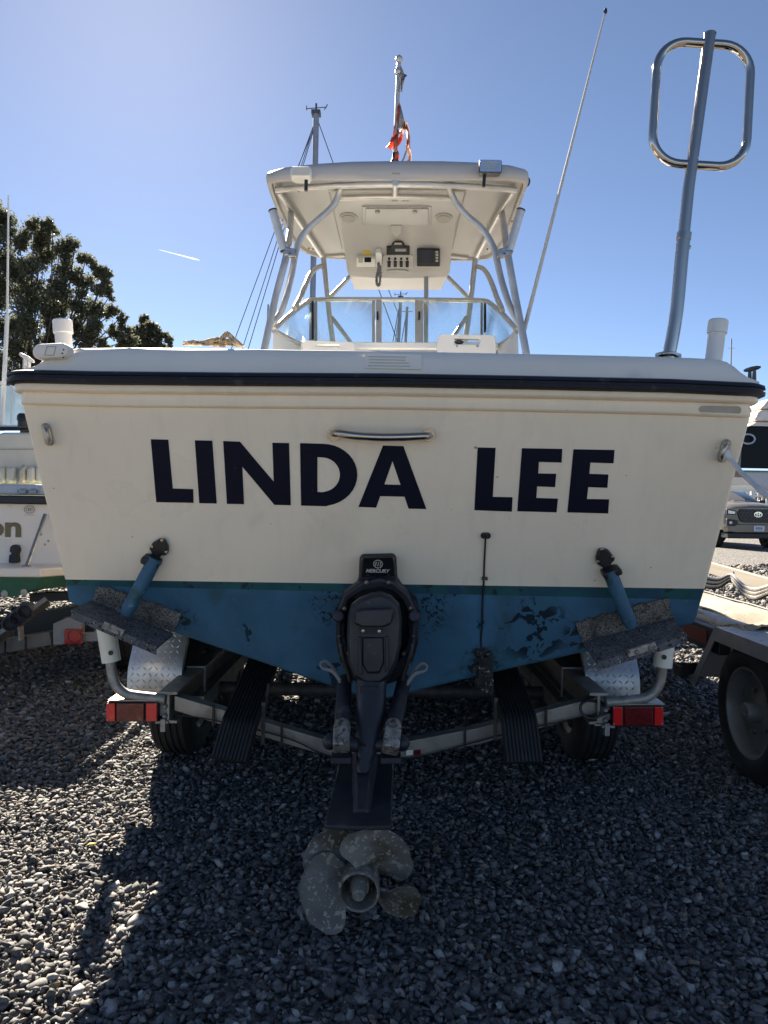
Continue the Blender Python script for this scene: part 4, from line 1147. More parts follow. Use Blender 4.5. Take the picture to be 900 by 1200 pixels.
# seats
def seat(x0, x1, y0, hx0, hx1, hy0, hy1, tilt, Y=4.25, extra=False):
    mb = MB()
    o_ = [(x0 - 1, 430), (x0, y0 + 6), (x0 + 1, y0 + 2.2), (x0 + 3.5, y0 + .4), ((x0 + x1) / 2, y0 + tilt / 2), (x1 - 5, y0 + tilt), (x1 - 2, y0 + tilt + 1), (x1, y0 + tilt + 3.5), (x1 + 1, 430)]
    i_ = [(hx0, hy1), (hx0 - .7, (hy0 + hy1) / 2), (hx0, hy0 + .6), (hx0 + 1.3, hy0), ((hx0 + hx1) / 2, hy0), (hx1 - 1.3, hy0), (hx1, hy0 + .6), (hx1 + .6, (hy0 + hy1) / 2), (hx1 - .5, hy1)]
    mb.ring([P(x, y, Y) for x, y in o_], [P(x, y, Y) for x, y in i_], (0, .05, 0))
    s_ = mb.build('helm_seat', deckw, boat, bevel=.006, seg=2)
    mb = MB(); mb.box(P((x0 + x1) / 2, 440, Y + .3) , (.42, .45, .12)); mb.cyl(P((x0 + x1) / 2, 445, Y + .3), V((P((x0 + x1) / 2, 445, Y + .3).x, Y + .3, .92)), .05, n=12); mb.build('seat_base', deckw, s_, bevel=.02)
    if extra:
        mb = MB(); mb.ball(P(538, 401, Y + .02), (.026, .02, .012), 10, 6); mb.build('seat_latch', black, s_)
        for x in (535.5, 559.5):
            mb = MB(); mb.ball(P(x, 405.7, Y - .002), .006, 6, 4); mb.build('seat_screw', dsteel, s_)
seat(354, 415.5, 398.5, 371, 398, 402.8, 406.3, 2.4)
seat(513, 581, 391.2, 533, 562, 396.5, 403.2, 1.2, Y=4.1, extra=True)

# ================================================================== things resting on the boat
# polished loop pole in the starboard coaming
Yl = 2.62
lp = thing('steel_pole_frame', 'polished steel pole with a rounded rectangular loop at its top, standing in the stern corner', 'pole', P(783, 418, Yl))
mb = MB()
mb.tube(spline([P(783, 420, Yl), P(788, 396, Yl), P(793.5, 360, Yl), P(799, 300, Yl), P(801, 280, Yl)], 5), .0232, 18)
mb.build('lower_pole', steel, lp)
mb = MB()
mb.tube([P(800.5, 284, Yl), P(807, 220, Yl), P(832, 40, Yl)], .0203, 18)
mb.tube([P(831.9, 41, Yl), P(832.1, 39.4, Yl)], .0215, 18)
mb.build('upper_pole', steel, lp)
mb = MB(); mb.tube([P(800.8, 281, Yl), P(802, 273, Yl)], .0255, 18)
for px, py in ((795, 290), (807, 290)): mb.ball(P(px, py, Yl), .009, 8, 5)
mb.build('clamp_collar', steel, lp)
mb = MB()
cs = [(771.5, 47.5), (881, 54.5), (873.5, 197), (763, 190)]     # corners of the loop before rounding
lpp = []
for i in range(4):
    c = V(cs[i] + (0,)); a = V(cs[i - 1] + (0,)); b = V(cs[(i + 1) % 4] + (0,))
    r_ = 33
    p = c + (a - c).normalized() * r_; q_ = c + (b - c).normalized() * r_; o_ = p + q_ - c
    for k in range(9):
        an = R(90 * k / 8); v_ = o_ + (p - o_) * math.cos(an) + (q_ - o_) * math.sin(an); lpp.append(P(v_.x, v_.y, Yl + .005))
mb.tube(lpp, .0155, 14, closed=True)
mb.build('loop', steel, lp)
mb = MB(); mb.lathe([(.034, .0), (.045, .0), (.045, .006), (.030, .012)], P(783, 417.5, Yl), (0.1, 0, 1), 18); mb.build('base_flange', steel, lp)

# rope lump and debris on the stern coaming
Yr = 2.62
mb = MB()
def strand(pts, r): mb.tube(spline([P(*q_) for q_ in pts], 5), r, 7)
ru = random.uniform
for k in range(16):
    strand([(214 + ru(0, 8), 403 + ru(-2.5, 2), Yr + ru(0, .12)), (228 + ru(-3, 3), 401 + ru(-2, 3), Yr + ru(0, .12)), (240 + ru(-4, 4), 402 + ru(-3, 2.5), Yr + ru(0, .1)), (254 + ru(-4, 4), 400 + ru(-4, 4), Yr + ru(0, .1)), (268 + ru(-4, 4), 401 + ru(-3, 4), Yr + ru(0, .06)), (282 + ru(-4, 3), 405 + ru(-1, 1), Yr)], ru(.0035, .006))
for k in range(16):
    t_ = ru(-2, 2)
    strand([(250 + ru(0, 14), 406, Yr + ru(-.02, .06)), (259 + t_, 399 + ru(-2, 2), Yr + ru(-.02, .05)), (265 + t_ * .6, 391.5 + ru(-1.8, 2.5), Yr + ru(-.02, .03)), (268.5 + t_ * .5, 391 + ru(-1, 4), Yr + ru(-.02, .03)), (274 + t_, 398 + ru(-2, 3), Yr + ru(-.02, .03)), (277 + ru(0, 8), 406, Yr)], ru(.0035, .006))
rp_ = mb.build('rope_coil', rope_t, None)
tag(rp_, 'small heap of frayed tan rope on top of the stern coaming', 'rope')

# white rope tied to the starboard stern eye
mb = MB()
mb.tube(spline([T.pt(851, 533, .05), P(858, 540, 2.38), P(868, 553, 2.3), P(884, 568, 2.16), P(902, 583, 2.02), P(960, 622, 1.8), V((1.75, 2.3, .55))], 6), .008, 10)
mb.ball(T.pt(851, 532, .045), (.013, .010, .017), 10, 6)
tag(mb.build('mooring_rope', rope_w, None), 'white rope tied to the stern eye beside the pickup truck, pulled off to the right', 'rope')

# ================================================================== the trailer under the boat
Yt = 2.87
tr = thing('boat_trailer', 'aluminium boat trailer with red tail lights and tread plate fenders under the main boat', 'boat trailer', (0, 3.2, 0))
# side rails: I-beams
for s, nx, fx in ((-1, 197, None), (1, 702, None)):
    a = P(nx, 810.5 if s < 0 else 812, Yt); zt2 = a.z
    mb = MB(); L_ = 5.6
    pr = [(-.037, 0), (.037, 0), (.037, -.012), (.006, -.014), (.006, -.112), (.037, -.114), (.037, -.125), (-.037, -.125), (-.037, -.114), (-.006, -.112), (-.006, -.014), (-.037, -.012)]
    mb.loft([[V((a.x + x, a.y + t_, zt2 + z)) for x, z in pr] for t_ in (0, 1.5, 3.5)] + [[V((a.x * (1 - .0) * (.35 if True else 1) + x, a.y + L_, zt2 + z)) for x, z in pr]], True, False, True)
    mb.build('side_rail', alub, tr, bevel=.002)
    mb = MB(); y_ = Yt + .42
    x_ = a.x
    mb.bar(V((x_ - .043, y_, zt2 + .006)), V((x_ + .043, y_, zt2 + .006)), .03, .008)
    for dx in (-.041, .041): mb.tube([V((x_ + dx, y_, zt2 + .01)), V((x_ + dx, y_, zt2 - .14))], .007, 8)
    mb.build('u_bolt', galv, tr)
# V-bent rear cross member
mb = MB()
cpx = [(204, 815, 833), (385, 868, 887), (425, 871, 890), (482, 868, 888), (560, 853, 873), (704, 816, 835)]
rows = []
for x, y0, y1 in cpx:
    a = P(x, y0, Yt + .02); b = P(x, y1, Yt + .02)
    rows.append([a, b, b + V((0, .055, 0)), a + V((0, .055, 0))])
mb.loft(rows, True, False, True)
cm = mb.build('cross_member', alub, tr, bevel=.004)
# front cross members and axles
for yy, dz in ((4.05, 0), (5.2, 0)):
    mb = MB(); z0 = P(197, 810, Yt).z - .06
    mb.loft([[V((x, yy, z)), V((x, yy, z - .06)), V((x, yy + .055, z - .06)), V((x, yy + .055, z))] for x, z in ((-.82, z0 + .03), (-.2, z0 - .11), (.2, z0 - .11), (.82, z0 + .03))], True, False, True)
    mb.build('cross_member', mat('shade_toned_cross_member', (.09, .08, .07), .6, .3, var=.3, vs=20), tr, bevel=.004)  # darker than the rear member: the shade under the hull is put into its colour
mb = MB(); c = P(488.5, 881, Yt + .012)
for i, (px, m_) in enumerate(((480, 0), (489, 1))):
    mb.prism([P(x, y, Yt + .018) for x, y in ((px - 4, 879), (px + 4, 878), (px + 4, 884), (px - 4, 885))], (0, -.006, 0), mi=m_)
mb.build('marker_light', [pvc, redd], tr, bevel=.001)
# tongue
mb = MB()
for s in (-1, 1): mb.bar(V((s * .29, 8.4, .36)), V((0.1, 10.2, .42)), .07, .1)
mb.build('tongue', alub, tr)
# bunks: ribbed plastic over timber
def bunk(bx, by, tx, ty, wpx):
    A = P(bx, by, 2.74); Tl = P(tx, ty, 2.66)
    sgn = -1 if A.x < 0 else 1
    fwd = [A + V((.0, .02, .006)), V((A.x - sgn * .0, 3.15, A.z + .085)), V((A.x + sgn * .0, 3.6, A.z + .165)), V((A.x, 6.6, A.z + .19))]
    path = [Tl, Tl + (A - Tl) * .9, A + V((0, .005, -.003))] + fwd
    w_ = wpx / F * 2.74
    n_ = 10; top = []
    for i in range(n_):
        x0 = -w_ / 2 + w_ * i / n_; dx = w_ / n_
        top += [(x0 + dx * .05, 0), (x0 + dx * .2, .005), (x0 + dx * .75, .005), (x0 + dx * .92, 0)]
    prof = [(-w_ / 2, -.035)] + top + [(w_ / 2, -.035)]
    rows = []
    for i, p in enumerate(path):
        t_ = (path[min(i + 1, len(path) - 1)] - path[max(i - 1, 0)]).normalized()
        x = V((1, 0, 0)); x = (x - t_ * x.dot(t_)).normalized(); nrm = x.cross(t_).normalized()
        if nrm.z < 0: nrm = -nrm
        tilt = sgn * .22 * min(1, max(0, (p.y - 2.7)) / .5)
        x2 = x * math.cos(tilt) + nrm * math.sin(tilt); n2 = nrm * math.cos(tilt) - x * math.sin(tilt)
        rows.append([p + x2 * a + n2 * b for a, b in prof])
    mb = MB(); mb.loft(rows, True, False, True)
    b_ = mb.build('bunk', bunkm, tr, ang=25)
    mb = MB(); py = V((A.x + sgn * -.07, Yt + .005, A.z + .06)); mb.bar(py + V((0, -.008, -.02)), py + V((0, -.008, -.185)), .014, .007, up=(0, 1, 0)); mb.bar(py + V((0, .0, -.10)), py + V((0, .12, .02)), .012, .008)
    mb.build('bunk_bracket', mat('brown_steel', (.10, .085, .07), .6, .3, var=.3, vs=30), b_)
bunk(280, 846, 268, 890, 42); bunk(609, 841, 615, 893, 42)
# guide posts
for pts, sl in (([(129, 770, Yt - .0), (131.5, 790, Yt), (136, 803, Yt), (146, 812, Yt), (160, 815.5, Yt), (194, 819, Yt)], ((122, 722), (130.5, 775), 130, 765)),
                ([(776.5, 776, Yt), (774.5, 795, Yt), (769, 808, Yt), (759, 816.5, Yt), (745, 820, Yt), (710, 823, Yt)], ((781, 735), (776.5, 781), 778, 770))):
    mb = MB(); mb.tube(spline([P(*q_) for q_ in pts], 5), .0195, 14)
    gp = mb.build('guide_post', galv, tr)
    mb = MB(); a = P(*sl[0], Yt); b = P(*sl[1], Yt); mb.lathe([(.0, 0), (.036, 0), (.036, (b - a).length), (.031, (b - a).length), (.03, .02)], a, b - a, 20)
    mb.build('post_sleeve', pvc, gp)
    mb = MB(); c = P(sl[2], sl[3], Yt - .034); mb.cyl(c, c + V((0, -.0045, 0)), .0095, n=12); mb.build('sleeve_hole', black, gp)
# tail lights
for x0, x1, y0, y1, sg in ((124.5, 185, 822.5, 846, -1), (717.5, 777, 827, 851, 1)):
    mb = MB(); mb.prism([P(x, y, Yt - .015) for x, y in rect(x0, y0, x1, y1)], (0, .075, 0))
    tl = mb.build('tail_light', black, tr, bevel=.004)
    w_ = x1 - x0
    if sg < 0: segs = ((0, .19, redb), (.2, .75, redd), (.77, 1, redb))
    else: segs = ((0, .2, redb), (.22, .79, redd), (.81, 1, redb))
    for f0, f1, m_ in segs:
        mb = MB(); mb.prism([P(x, y, Yt - .017) for x, y in rect(x0 + w_ * f0 + .6, y0 + 1, x0 + w_ * f1 - .4, y1 - 1.2)], (0, -.008, 0)); mb.build('lens', m_, tl, bevel=.003)
    mb = MB(); a = P(x0 + 2, y0 - .4, Yt - .015); b = P(x1 + 2, y0 - .4, Yt - .015)
    mb.bar(a + V((0, .045, .004)), b + V((0, .045, .004)), .095, .006); mb.build('light_cover', alub, tl, bevel=.001)
    for fx_ in (.03, .97):
        for y in (y0 + 2.5, y1 - 2.5):
            mb = MB(); mb.ball(P(x0 + w_ * fx_, y, Yt - .026), .0035, 6, 4); mb.build('lens_screw', dsteel, tl)
    mb = MB(); xx = (x1 + 6) if sg < 0 else (x0 - 6); xo = x1 if sg < 0 else x0
    mb.bar(P(xo, (y0 + y1) / 2 - 3, Yt + .02), P(xx + (8 if sg < 0 else -8), (y0 + y1) / 2 - 3, Yt + .02), .05, .012, up=(0, 1, 0))
    for dy in (-6, 5):
        mb.ball(P(xx + (2 if sg < 0 else -2), (y0 + y1) / 2 + dy, Yt - .005), .011, 8, 5)
    mb.box(P(xx + (1 if sg < 0 else -1), y1 - 2, Yt + .02), (.05, .06, .012)); mb.box(P(xx + (1 if sg < 0 else -1), y1 + 3, Yt + .0), (.02, .03, .05))
    mb.build('light_bracket', galv, tl, bevel=.002)
mb = MB(); mb.tube(spline([P(717, 833, Yt + .01), P(705, 838, Yt - .03), P(693, 842, Yt - .03), P(682, 836, Yt - .02), P(681, 826, Yt - .01), P(688, 821, Yt), P(699, 822, Yt + .01)], 5), .006, 8)
mb.build('light_cable', black, tr)
mb = MB()
for q_ in (rect(697, 847, 715, 851), ): mb.prism([P(x, y, Yt) for x, y in q_], (0, .05, 0))
mb.prism([P(x, y, Yt + .0) for x, y in ((701, 838), (711, 838), (709, 847), (703, 847))], (0, .02, 0))
mb.build('rail_bracket', galv, tr, bevel=.002)
mb = MB(); mb.tube(spline([P(206, 838, Yt), P(240, 842, Yt), P(300, 855, Yt), P(345, 868, Yt), P(380, 884, Yt), P(430, 893, Yt), P(480, 889, Yt), P(530, 877, Yt), P(600, 858, Yt), P(660, 845, Yt), P(690, 838, Yt)], 4), .003, 6); mb.build('trailer_wire', black, tr)
for q_ in (250, 330, 545, 640):
    yy_ = float(np.interp(q_, [204, 385, 482, 704], [824, 878, 878, 825]))
    mb = MB(); mb.bar(P(q_, yy_ - 11, Yt + .005), P(q_, yy_ + 13, Yt + .005), .008, .012, up=(0, 1, 0)); mb.build('cable_tie', black, tr)
# wheels and fenders
def wheel_parts(c, r, wd, sgn, root, rm=galv, rimr=.6, lugs=True, name='wheel', nseg=40):
    """wheel with its axis along x; sgn: outer face side"""
    mb = MB(); h = wd / 2; ax = V((sgn, 0, 0))
    prof = [(r * rimr, -h * .9), (r * rimr * 1.05, -h), (r * .82, -h * 1.06), (r * .94, -h * .92), (r * .985, -h * .72)]
    for k in range(-2, 3):
        g_ = k * h * .3
        prof += [(r * (1 - abs(k) * .003), g_ - h * .10), (r * (1 - abs(k) * .003), g_ + h * .08), (r * .975, g_ + h * .10), (r * .975, g_ + h * .19)]
    prof += [(r * .985, h * .74), (r * .94, h * .92), (r * .82, h * 1.06), (r * rimr * 1.05, h), (r * rimr, h * .9)]
    mb.lathe(prof, c, ax, nseg); w_ = mb.build(name, rubber, root, ang=40)
    mb = MB(); q_ = r * rimr
    mb.lathe([(q_ * 1.03, h * .92), (q_ * 1.05, h * .96), (q_ * .98, h * .95), (q_ * .93, h * .75), (q_ * .9, h * .30), (q_ * .6, h * .22), (q_ * .45, h * .40), (q_ * .30, h * .40), (q_ * .28, h * .42), (.0, h * .42)], c, ax, nseg)
    mb.lathe([(q_ * 1.03, -h * .92), (q_ * .9, -h * .7), (q_ * .88, h * .3)], c, ax, nseg)
    mb.build('rim', rm, w_, ang=40)
    mb = MB(); mb.lathe([(.045, h * .35), (.045, h * .95), (.040, h * 1.05), (.012, h * 1.08), (.0, h * 1.0)], c, ax, 16); mb.build('hub', rm, w_)
    if lugs:
        for k in range(5):
            an = 2 * math.pi * k / 5
            p = c + V((0, math.cos(an) * q_ * .5, math.sin(an) * q_ * .5)) + ax * h * .36
            mb = MB(); mb.lathe([(.011, 0), (.011, .016), (.0, .018)], p, ax, 6); mb.build('lug_nut', dsteel, w_)
    return w_
for s in (-1, 1):
    for yy in (3.52, 4.30):
        wheel_parts(V((s * .96 + .015, yy, .30)), .30, .185, s, tr)
mb = None
def fender(x0, x1, y0, y1, ztop, root, zb=.37, m=plate, nm='fender'):
    prof = [(y0 - .02, zb), (y0 - .01, zb + .10), (y0 + .03, ztop - .12), (y0 + .10, ztop - .035), (y0 + .20, ztop), (y1 - .2, ztop), (y1 - .10, ztop - .035), (y1 - .03, ztop - .12), (y1 + .02, zb)]
    prof = [(p.y, p.z) for p in spline([V((0, a, b)) for a, b in prof], 4)]
    mb = MB()
    rows = [[V((x, a, b + dz)) for x, dz in ((x0, -.05), (x0, -.006), (x0 + .008, 0), (x1 - .008, 0), (x1, -.006), (x1, -.05))] for a, b in prof]
    mb.loft(rows); f_ = mb.build(nm, m, root, solid=.004, ang=50)
    # raised lozenges of the tread plate
    mb = MB(); acc = 0; row = 0
    for i in range(len(prof) - 1):
        a = V((0, *prof[i])); b = V((0, *prof[i + 1])); L_ = (b - a).length
        if prof[i][0] > y0 + .8: break
        t_ = (b - a).normalized(); nn = V((1, 0, 0)).cross(t_)
        if nn.z < 0 and abs(nn.z) > .2: nn = -nn
        if abs(nn.z) <= .2 and nn.y > 0: nn = -nn
        while acc < L_:
            p0 = a + t_ * acc
            nx_ = int((x1 - x0 - .02) / .026)
            for j in range(nx_):
                sg = 1 if (j + row) % 2 else -1
                c = V((x0 + .018 + j * .026, p0.y, p0.z)) + nn * .0025
                d = (V((1, 0, 0)) * sg + t_).normalized(); e = d.cross(nn).normalized()
                pts = [c - d * .0125, c + e * .0032, c + d * .0125, c - e * .0032]
                mb.add(pts + [c + nn * .002], [(0, 1, 4), (1, 2, 4), (2, 3, 4), (3, 0, 4)])
            acc += .026; row += 1
        acc -= L_
    mb.build('tread_pattern', m, f_, kind='stuff', smooth=False)
    return f_
for s in (-1, 1):
    fender(s * .985 - .115 + .01, s * .985 + .115 + .01, 3.16, 4.66, .655, tr)
    mb = MB(); mb.tube([V((s * .84, 3.52, .30)), V((s * .70, 3.52, .30))], .03, 10); mb.tube([V((s * .84, 4.3, .30)), V((s * .70, 4.3, .30))], .03, 10); mb.bar(V((s * .80, 3.2, .31)), V((s * .80, 4.6, .31)), .05, .07)
    mb.build('axle_frame', galv, tr)
for yy in (3.52, 4.30):
    mb = MB(); mb.tube([V((-.85, yy, .30)), V((.86, yy, .30))], .032, 12); mb.build('axle', mat('dark_axle', (.07, .065, .06), .6, .3, var=.3, vs=20), tr)

# ================================================================== neighbour boat on the left
nb = thing('neighbour_boat', 'white open boat with green bottom paint and gold lettering, left of the main boat', 'boat', (-3.1, 5.5, .4))
YN = 4.75; YP_ = 4.4
def NP(px, py, Y=YN): return P(px, py, Y)
xr = -1.88; xl = -4.35; xc = (xr + xl) / 2
def nbx(p): return V((2 * xc - p.x, p.y, p.z))
zs = P(40, 586, YN).z; zpl = P(40, 664, YN).z
TN = Plane(P(40, 620, YN), (1, 0, 0), (0, -.05, 1))
mb = MB()
# hull sections from transom forward: (half breadth at sheer, at chine, chine z, keel z, sheer z)
rows = []
for yy, wb, wc, zc, zk, zz in ((YN, 1.2, 1.06, .64, .50, zs), (YN + 1.5, 1.24, 1.08, .64, .46, zs + .03), (YN + 3, 1.2, 1.0, .68, .46, zs + .10), (YN + 4.2, .9, .68, .78, .52, zs + .2), (YN + 5.2, .4, .25, .95, .68, zs + .3), (YN + 5.7, .02, .02, 1.1, .95, zs + .35)):
    rows.append([V((xc + a, yy, z)) for a, z in ((-wb, zz), (-wc - .05, zpl), (-wc, zc), (-wc * .5, (zc + zk) / 2 - .02), (0, zk), (wc * .5, (zc + zk) / 2 - .02), (wc, zc), (wc + .05, zpl), (wb, zz))])
mb.loft([[r_[0], r_[1]] for r_ in rows]); mb.loft([[r_[7], r_[8]] for r_ in rows])
mb.loft([r_[1:8] for r_ in rows], mi=1)
mb.add([rows[0][i] for i in (0, 1, 7, 8)], [(0, 1, 2, 3)]); mb.add(rows[0][1:8], [tuple(range(7))], 1)
mb.build('hull', [white, green], nb, bevel=.01, ang=35)
mb = MB()   # swim platform
pp = [NP(-250, 661, YP_), NP(20, 661, YP_), NP(48, 658.5, YP_ + .02), NP(62, 652, YP_ + .08), V((xr + .06, YN + .02, zpl + .015)), V((xl, YN + .02, zpl + .015))]
pp = [V((p.x, p.y, zpl + .02)) for p in pp]
mb.prism(pp, (0, 0, -.055)); mb.build('swim_platform', white, nb, bevel=.012, seg=3)
mb = MB(); pp2 = [V((p.x, p.y + .015, zpl - .035)) for p in pp]; pp3 = [V((p.x * 1.0 - .05, max(p.y + .04, YP_ + .04), P(20, 701, YP_ + .04).z + (0.05 if p.x > -2.1 else 0))) for p in pp]
mb.loft([pp2, pp3], True, False, True); mb.build('platform_base', green, nb, bevel=.01)
# black and dark fittings
for (x0, x1, y0, y1) in ((-250, 62, 578, 587),):
    mb = MB(); mb.bar(V((xl - .02, YN - .02, zs)), V((xr + .05, YN - .02, zs)), .05, .055); mb.bar(V((xr + .04, YN - .02, zs)), V((xr + .06, YN + 3, zs + .1)), .05, .055); mb.build('rub_rail', black, nb, bevel=.012)
mb = MB(); mb.bar(V((xl, YN + .1, zs + .065)), V((xr, YN + .1, zs + .065)), .24, .07); mb.build('stern_deck', greyp, nb, bevel=.02, seg=3)
for x in (26.5, 39):
    mb = MB(); c = P(x, 576, YN - .03); mb.prism([c + V((a * .033, 0, b * .018)) for a, b in ringp], (0, -.008, 0)); v_ = mb.build('deck_vent', mat('vent_dark', (.10, .15, .20), .4), nb, bevel=.003)
    for k in (-1, 0, 1):
        mb = MB(); mb.bar(c + V((-.022, -.01, k * .009)), c + V((.022, -.01, k * .009)), .005, .004); mb.build('vent_slat', greyp, v_)
mb = MB(); mb.prism([NP(x, y, YN + .35) for x, y in ((-220, 509), (-2, 508), (3, 506.5), (38, 506.5), (41, 509), (60, 560), (60, 585), (-220, 585))], (0, .12, 0)); sb = mb.build('seat_back', seatm, nb, bevel=.02, seg=3)
mb = MB(); mb.bar(NP(-220, 526.5, YN + .345), NP(60, 526.5, YN + .345), .004, .006); mb.build('seat_seam', grill, sb)
for x0, x1 in ((-1.5, 9), (10.5, 21.5), (25, 33), (34, 44), (45, 55)):
    mb = MB(); mb.prism([NP(x, y, YN + .34) for x, y in ((x0, 547), (x1, 547), (x1, 566), (x0, 566))], (0, -.05, 0)); mb.build('cushion_pleat', seatm, sb, bevel=.02, seg=3)
mb = MB(); mb.tube(spline([NP(30, 546, YN + .27), NP(25, 551, YN + .26), NP(23, 560, YN + .27), NP(22, 568, YN + .29)], 4), .016, 8); mb.build('seat_strap', grill, sb)
mb = MB(); mb.bar(NP(-220, 502.5, YN + .4), NP(60, 502.5, YN + .4), .06, .022); mb.build('dark_trim', navy, nb, bevel=.004)
mb = MB(); mb.bar(NP(-220, 500.2, YN + .42), NP(60, 500.2, YN + .42), .07, .014); mb.build('seat_cap', greyp, nb)
mb = MB(); mb.prism([NP(x, y, YN + .9) for x, y in ((-120, 452), (60, 452), (60, 502), (-120, 502))], (0, .006, 0)); mb.build('clear_curtain', vinylw, nb)
for x in (3, 13):
    mb = MB(); mb.tube([NP(x, 450, YN + .88), NP(x, 502, YN + .88)], .008, 8); mb.build('curtain_seam', greyp, nb)
mb = MB(); c = NP(27, 494, YN + .3); mb.loft([[c + V((math.cos(R(a)) * r_, math.sin(R(a)) * r_, z)) for a in range(0, 360, 30)] for r_, z in ((.034, -.04), (.034, .005), (.040, .008), (.038, .04), (.026, .055))], True, False, True); mb.build('black_cap', black, nb)
mb = MB(); mb.tube([NP(2, 505, YN + .5), NP(8.5, 370, YN + .5)], [.016, .014], 10); mb.tube([NP(8.5, 370, YN + .5), NP(10, 229, YN + .5)], [.009, .006], 8); mb.build('whip_antenna', pvc2, nb)
mb = MB(); mb.bar(NP(3, 449, YN + .4), NP(-220, 449, YN + .4), .05, .02); mb.build('hand_rail', pvc2, nb)
# lettering
tm, wd = text_mb('son', .20, V((1, 0, 0)), UP, (0, 0, 0), 0, 0, bold=.006)
s0 = TN.pt(25.5, 628.5, .0)
tm, wd = text_mb('on', .235, V((1.0, 0, 0)), V((0, 0, .78)), s0 + V((-.242, -.006, 0)), 0, 0, bold=.008)
tm.build('lettering', gold, nb, smooth=False, solid=.002)
mb = MB(); c = TN.pt(34.5, 597, .004); mb.ring([c + V((a * .036, 0, b * .026)) for a, b in ringp], [c + V((a * .031, 0, b * .021)) for a, b in ringp], (0, -.002, 0)); em_ = mb.build('oval_emblem', grill, nb)
mb = MB()
for k in (-.012, .0, .012): mb.ring([c + V((k + a * .009, 0, b * .010)) for a, b in ringp], [c + V((k + a * .006, 0, b * .007)) for a, b in ringp], (0, -.002, 0))
mb.bar(c + V((-.03, 0, -.036)), c + V((.03, 0, -.036)), .002, .006, up=(0, 1, 0))
mb.build('emblem_letters', grill, em_)
mb = MB(); c = TN.pt(20, 645, .0)
mb.prism([TN.pt(x, y, 0) for x, y in ((15, 646), (16, 640), (20, 637.5), (24, 639), (26, 644), (24, 649), (25.5, 659), (14, 659), (14.5, 650), (18, 648))], (0, -.05, 0)); mb.build('black_bracket', black, nb, bevel=.008)
mb = MB(); mb.tube([TN.pt(53, 603, .03), NP(31, 664, YN - .25)], .012, 10); mb.ball(NP(31, 664, YN - .25), (.03, .03, .012)); mb.build('ladder_strut', dsteel, nb)
for x, y in ((48, 626), (57, 634), (53, 638)):
    mb = MB(); mb.ball(TN.pt(x, y, .0), (.010, .008, .010), 8, 5); mb.build('hull_fitting', grill, nb)
for x, y in ((5, 696), (28, 694.5)):
    mb = MB(); mb.ball(P(x, y, YP_ + .03), (.022, .012, .022), 10, 6); mb.build('platform_bolt', mat('scraped_paint', (.42, .42, .38), .8), nb)

# its trailer
nt_ = thing('neighbour_trailer', 'grey roller trailer with a square red tail light under the green-bottomed boat', 'boat trailer', (-3.1, 5.6, 0))
YT2 = 4.5
mb = MB(); mb.prism([P(x, y, YT2) for x, y in ((62, 731), (78, 724), (95, 723), (95, 754), (62, 756))], (0, .07, 0)); mb.build('light_box', mat('grey_paint', (.27, .26, .25), .5, var=.15, vs=20), nt_, bevel=.004)
mb = MB(); mb.prism([P(x, y, YT2 - .002) for x, y in rect(77.5, 736.5, 97.5, 754.5)], (0, -.03, 0)); tl2 = mb.build('tail_light', red, nt_, bevel=.008, seg=3)
mb = MB(); c = P(87.5, 745.5, YT2 - .032); mb.ring([c + V((a * .044, 0, b * .042)) for a, b in ringp], [c + V((a * .036, 0, b * .034)) for a, b in ringp], (0, -.004, 0)); mb.build('lens_ring', redd, tl2)
mb = MB(); mb.bar(P(98, 746, YT2 + .05), P(130, 745, YT2 + .05), .06, .055); mb.build('fender_arm', mat('grey_paint_arm', (.27, .26, .25), .5), nt_, bevel=.004)
mb = MB(); mb.bar(P(104, 726, YT2 + .1), P(104, 742, YT2 + .1), .10, .08, up=(0, 1, 0)); mb.build('spring_hanger', black, nt_)
mb = MB(); mb.bar(P(-260, 800, YT2 + .03), P(62, 747, YT2 + .03), .07, .085); mb.build('cross_member', mat('brown_grey_beam', (.15, .138, .12), .6, .2, var=.2, vs=10), nt_, bevel=.004)
for xa in (6, 30):
    mb = MB(); mb.bar(P(xa, 746 if xa == 30 else 751, YT2 - .01), P(xa, 764 if xa == 30 else 768, YT2 - .01), .008, .01, up=(0, 1, 0)); mb.build('u_bolt', black, nt_)
mb = MB(); mb.bar(P(-40, 775, YT2 - .15), P(56, 704, YT2 + .1), .03, .11, up=(0, -1, .2)); mb.build('roller_arm', galv, nt_, bevel=.003)
mb = MB(); mb.bar(P(24, 734, YT2 - .05), P(25, 750, YT2 - .05), .012, .05, up=(0, 1, 0)); mb.build('arm_post', galv, nt_)
for x, y in ((11.5, 731), (20, 724.5), (29, 717)):
    mb = MB(); c = P(x, y, YT2 - .30); d = V((-.35, 1, .12)).normalized()
    mb.lathe([(.0, .10), (.036, .10), (.042, .08), (.044, -.0), (.038, -.012), (.032, -.004), (.030, .02), (.0, .02)], c, d, 18); mb.build('keel_roller', mat('roller_black', (.025, .028, .04), .6), nt_)
for (a, b), hh_ in ((((38, 700), (100, 697)), .06), (((30, 724), (110, 712)), .06), (((20, 738), (78, 728)), .08)):
    mb = MB(); mb.bar(P(*a, 5.2), P(*b, 5.2), .08, hh_); mb.build('frame_beam', black, nt_)
wheel_parts(V((P(148, 765, 5.1).x - .02, 5.2, .31)), .31, .19, 1, nt_, rm=deckw)
wheel_parts(V((P(148, 765, 5.1).x - 2.2, 5.2, .31)), .31, .19, -1, nt_, rm=deckw)
mb = MB(); mb.bar(V((xr + .0, 4.6, .40)), V((xr + .0, 8.5, .42)), .07, .1); mb.bar(V((xl + .3, 4.6, .40)), V((xl + .3, 8.5, .42)), .07, .1); mb.build('side_rail', alub, nt_)

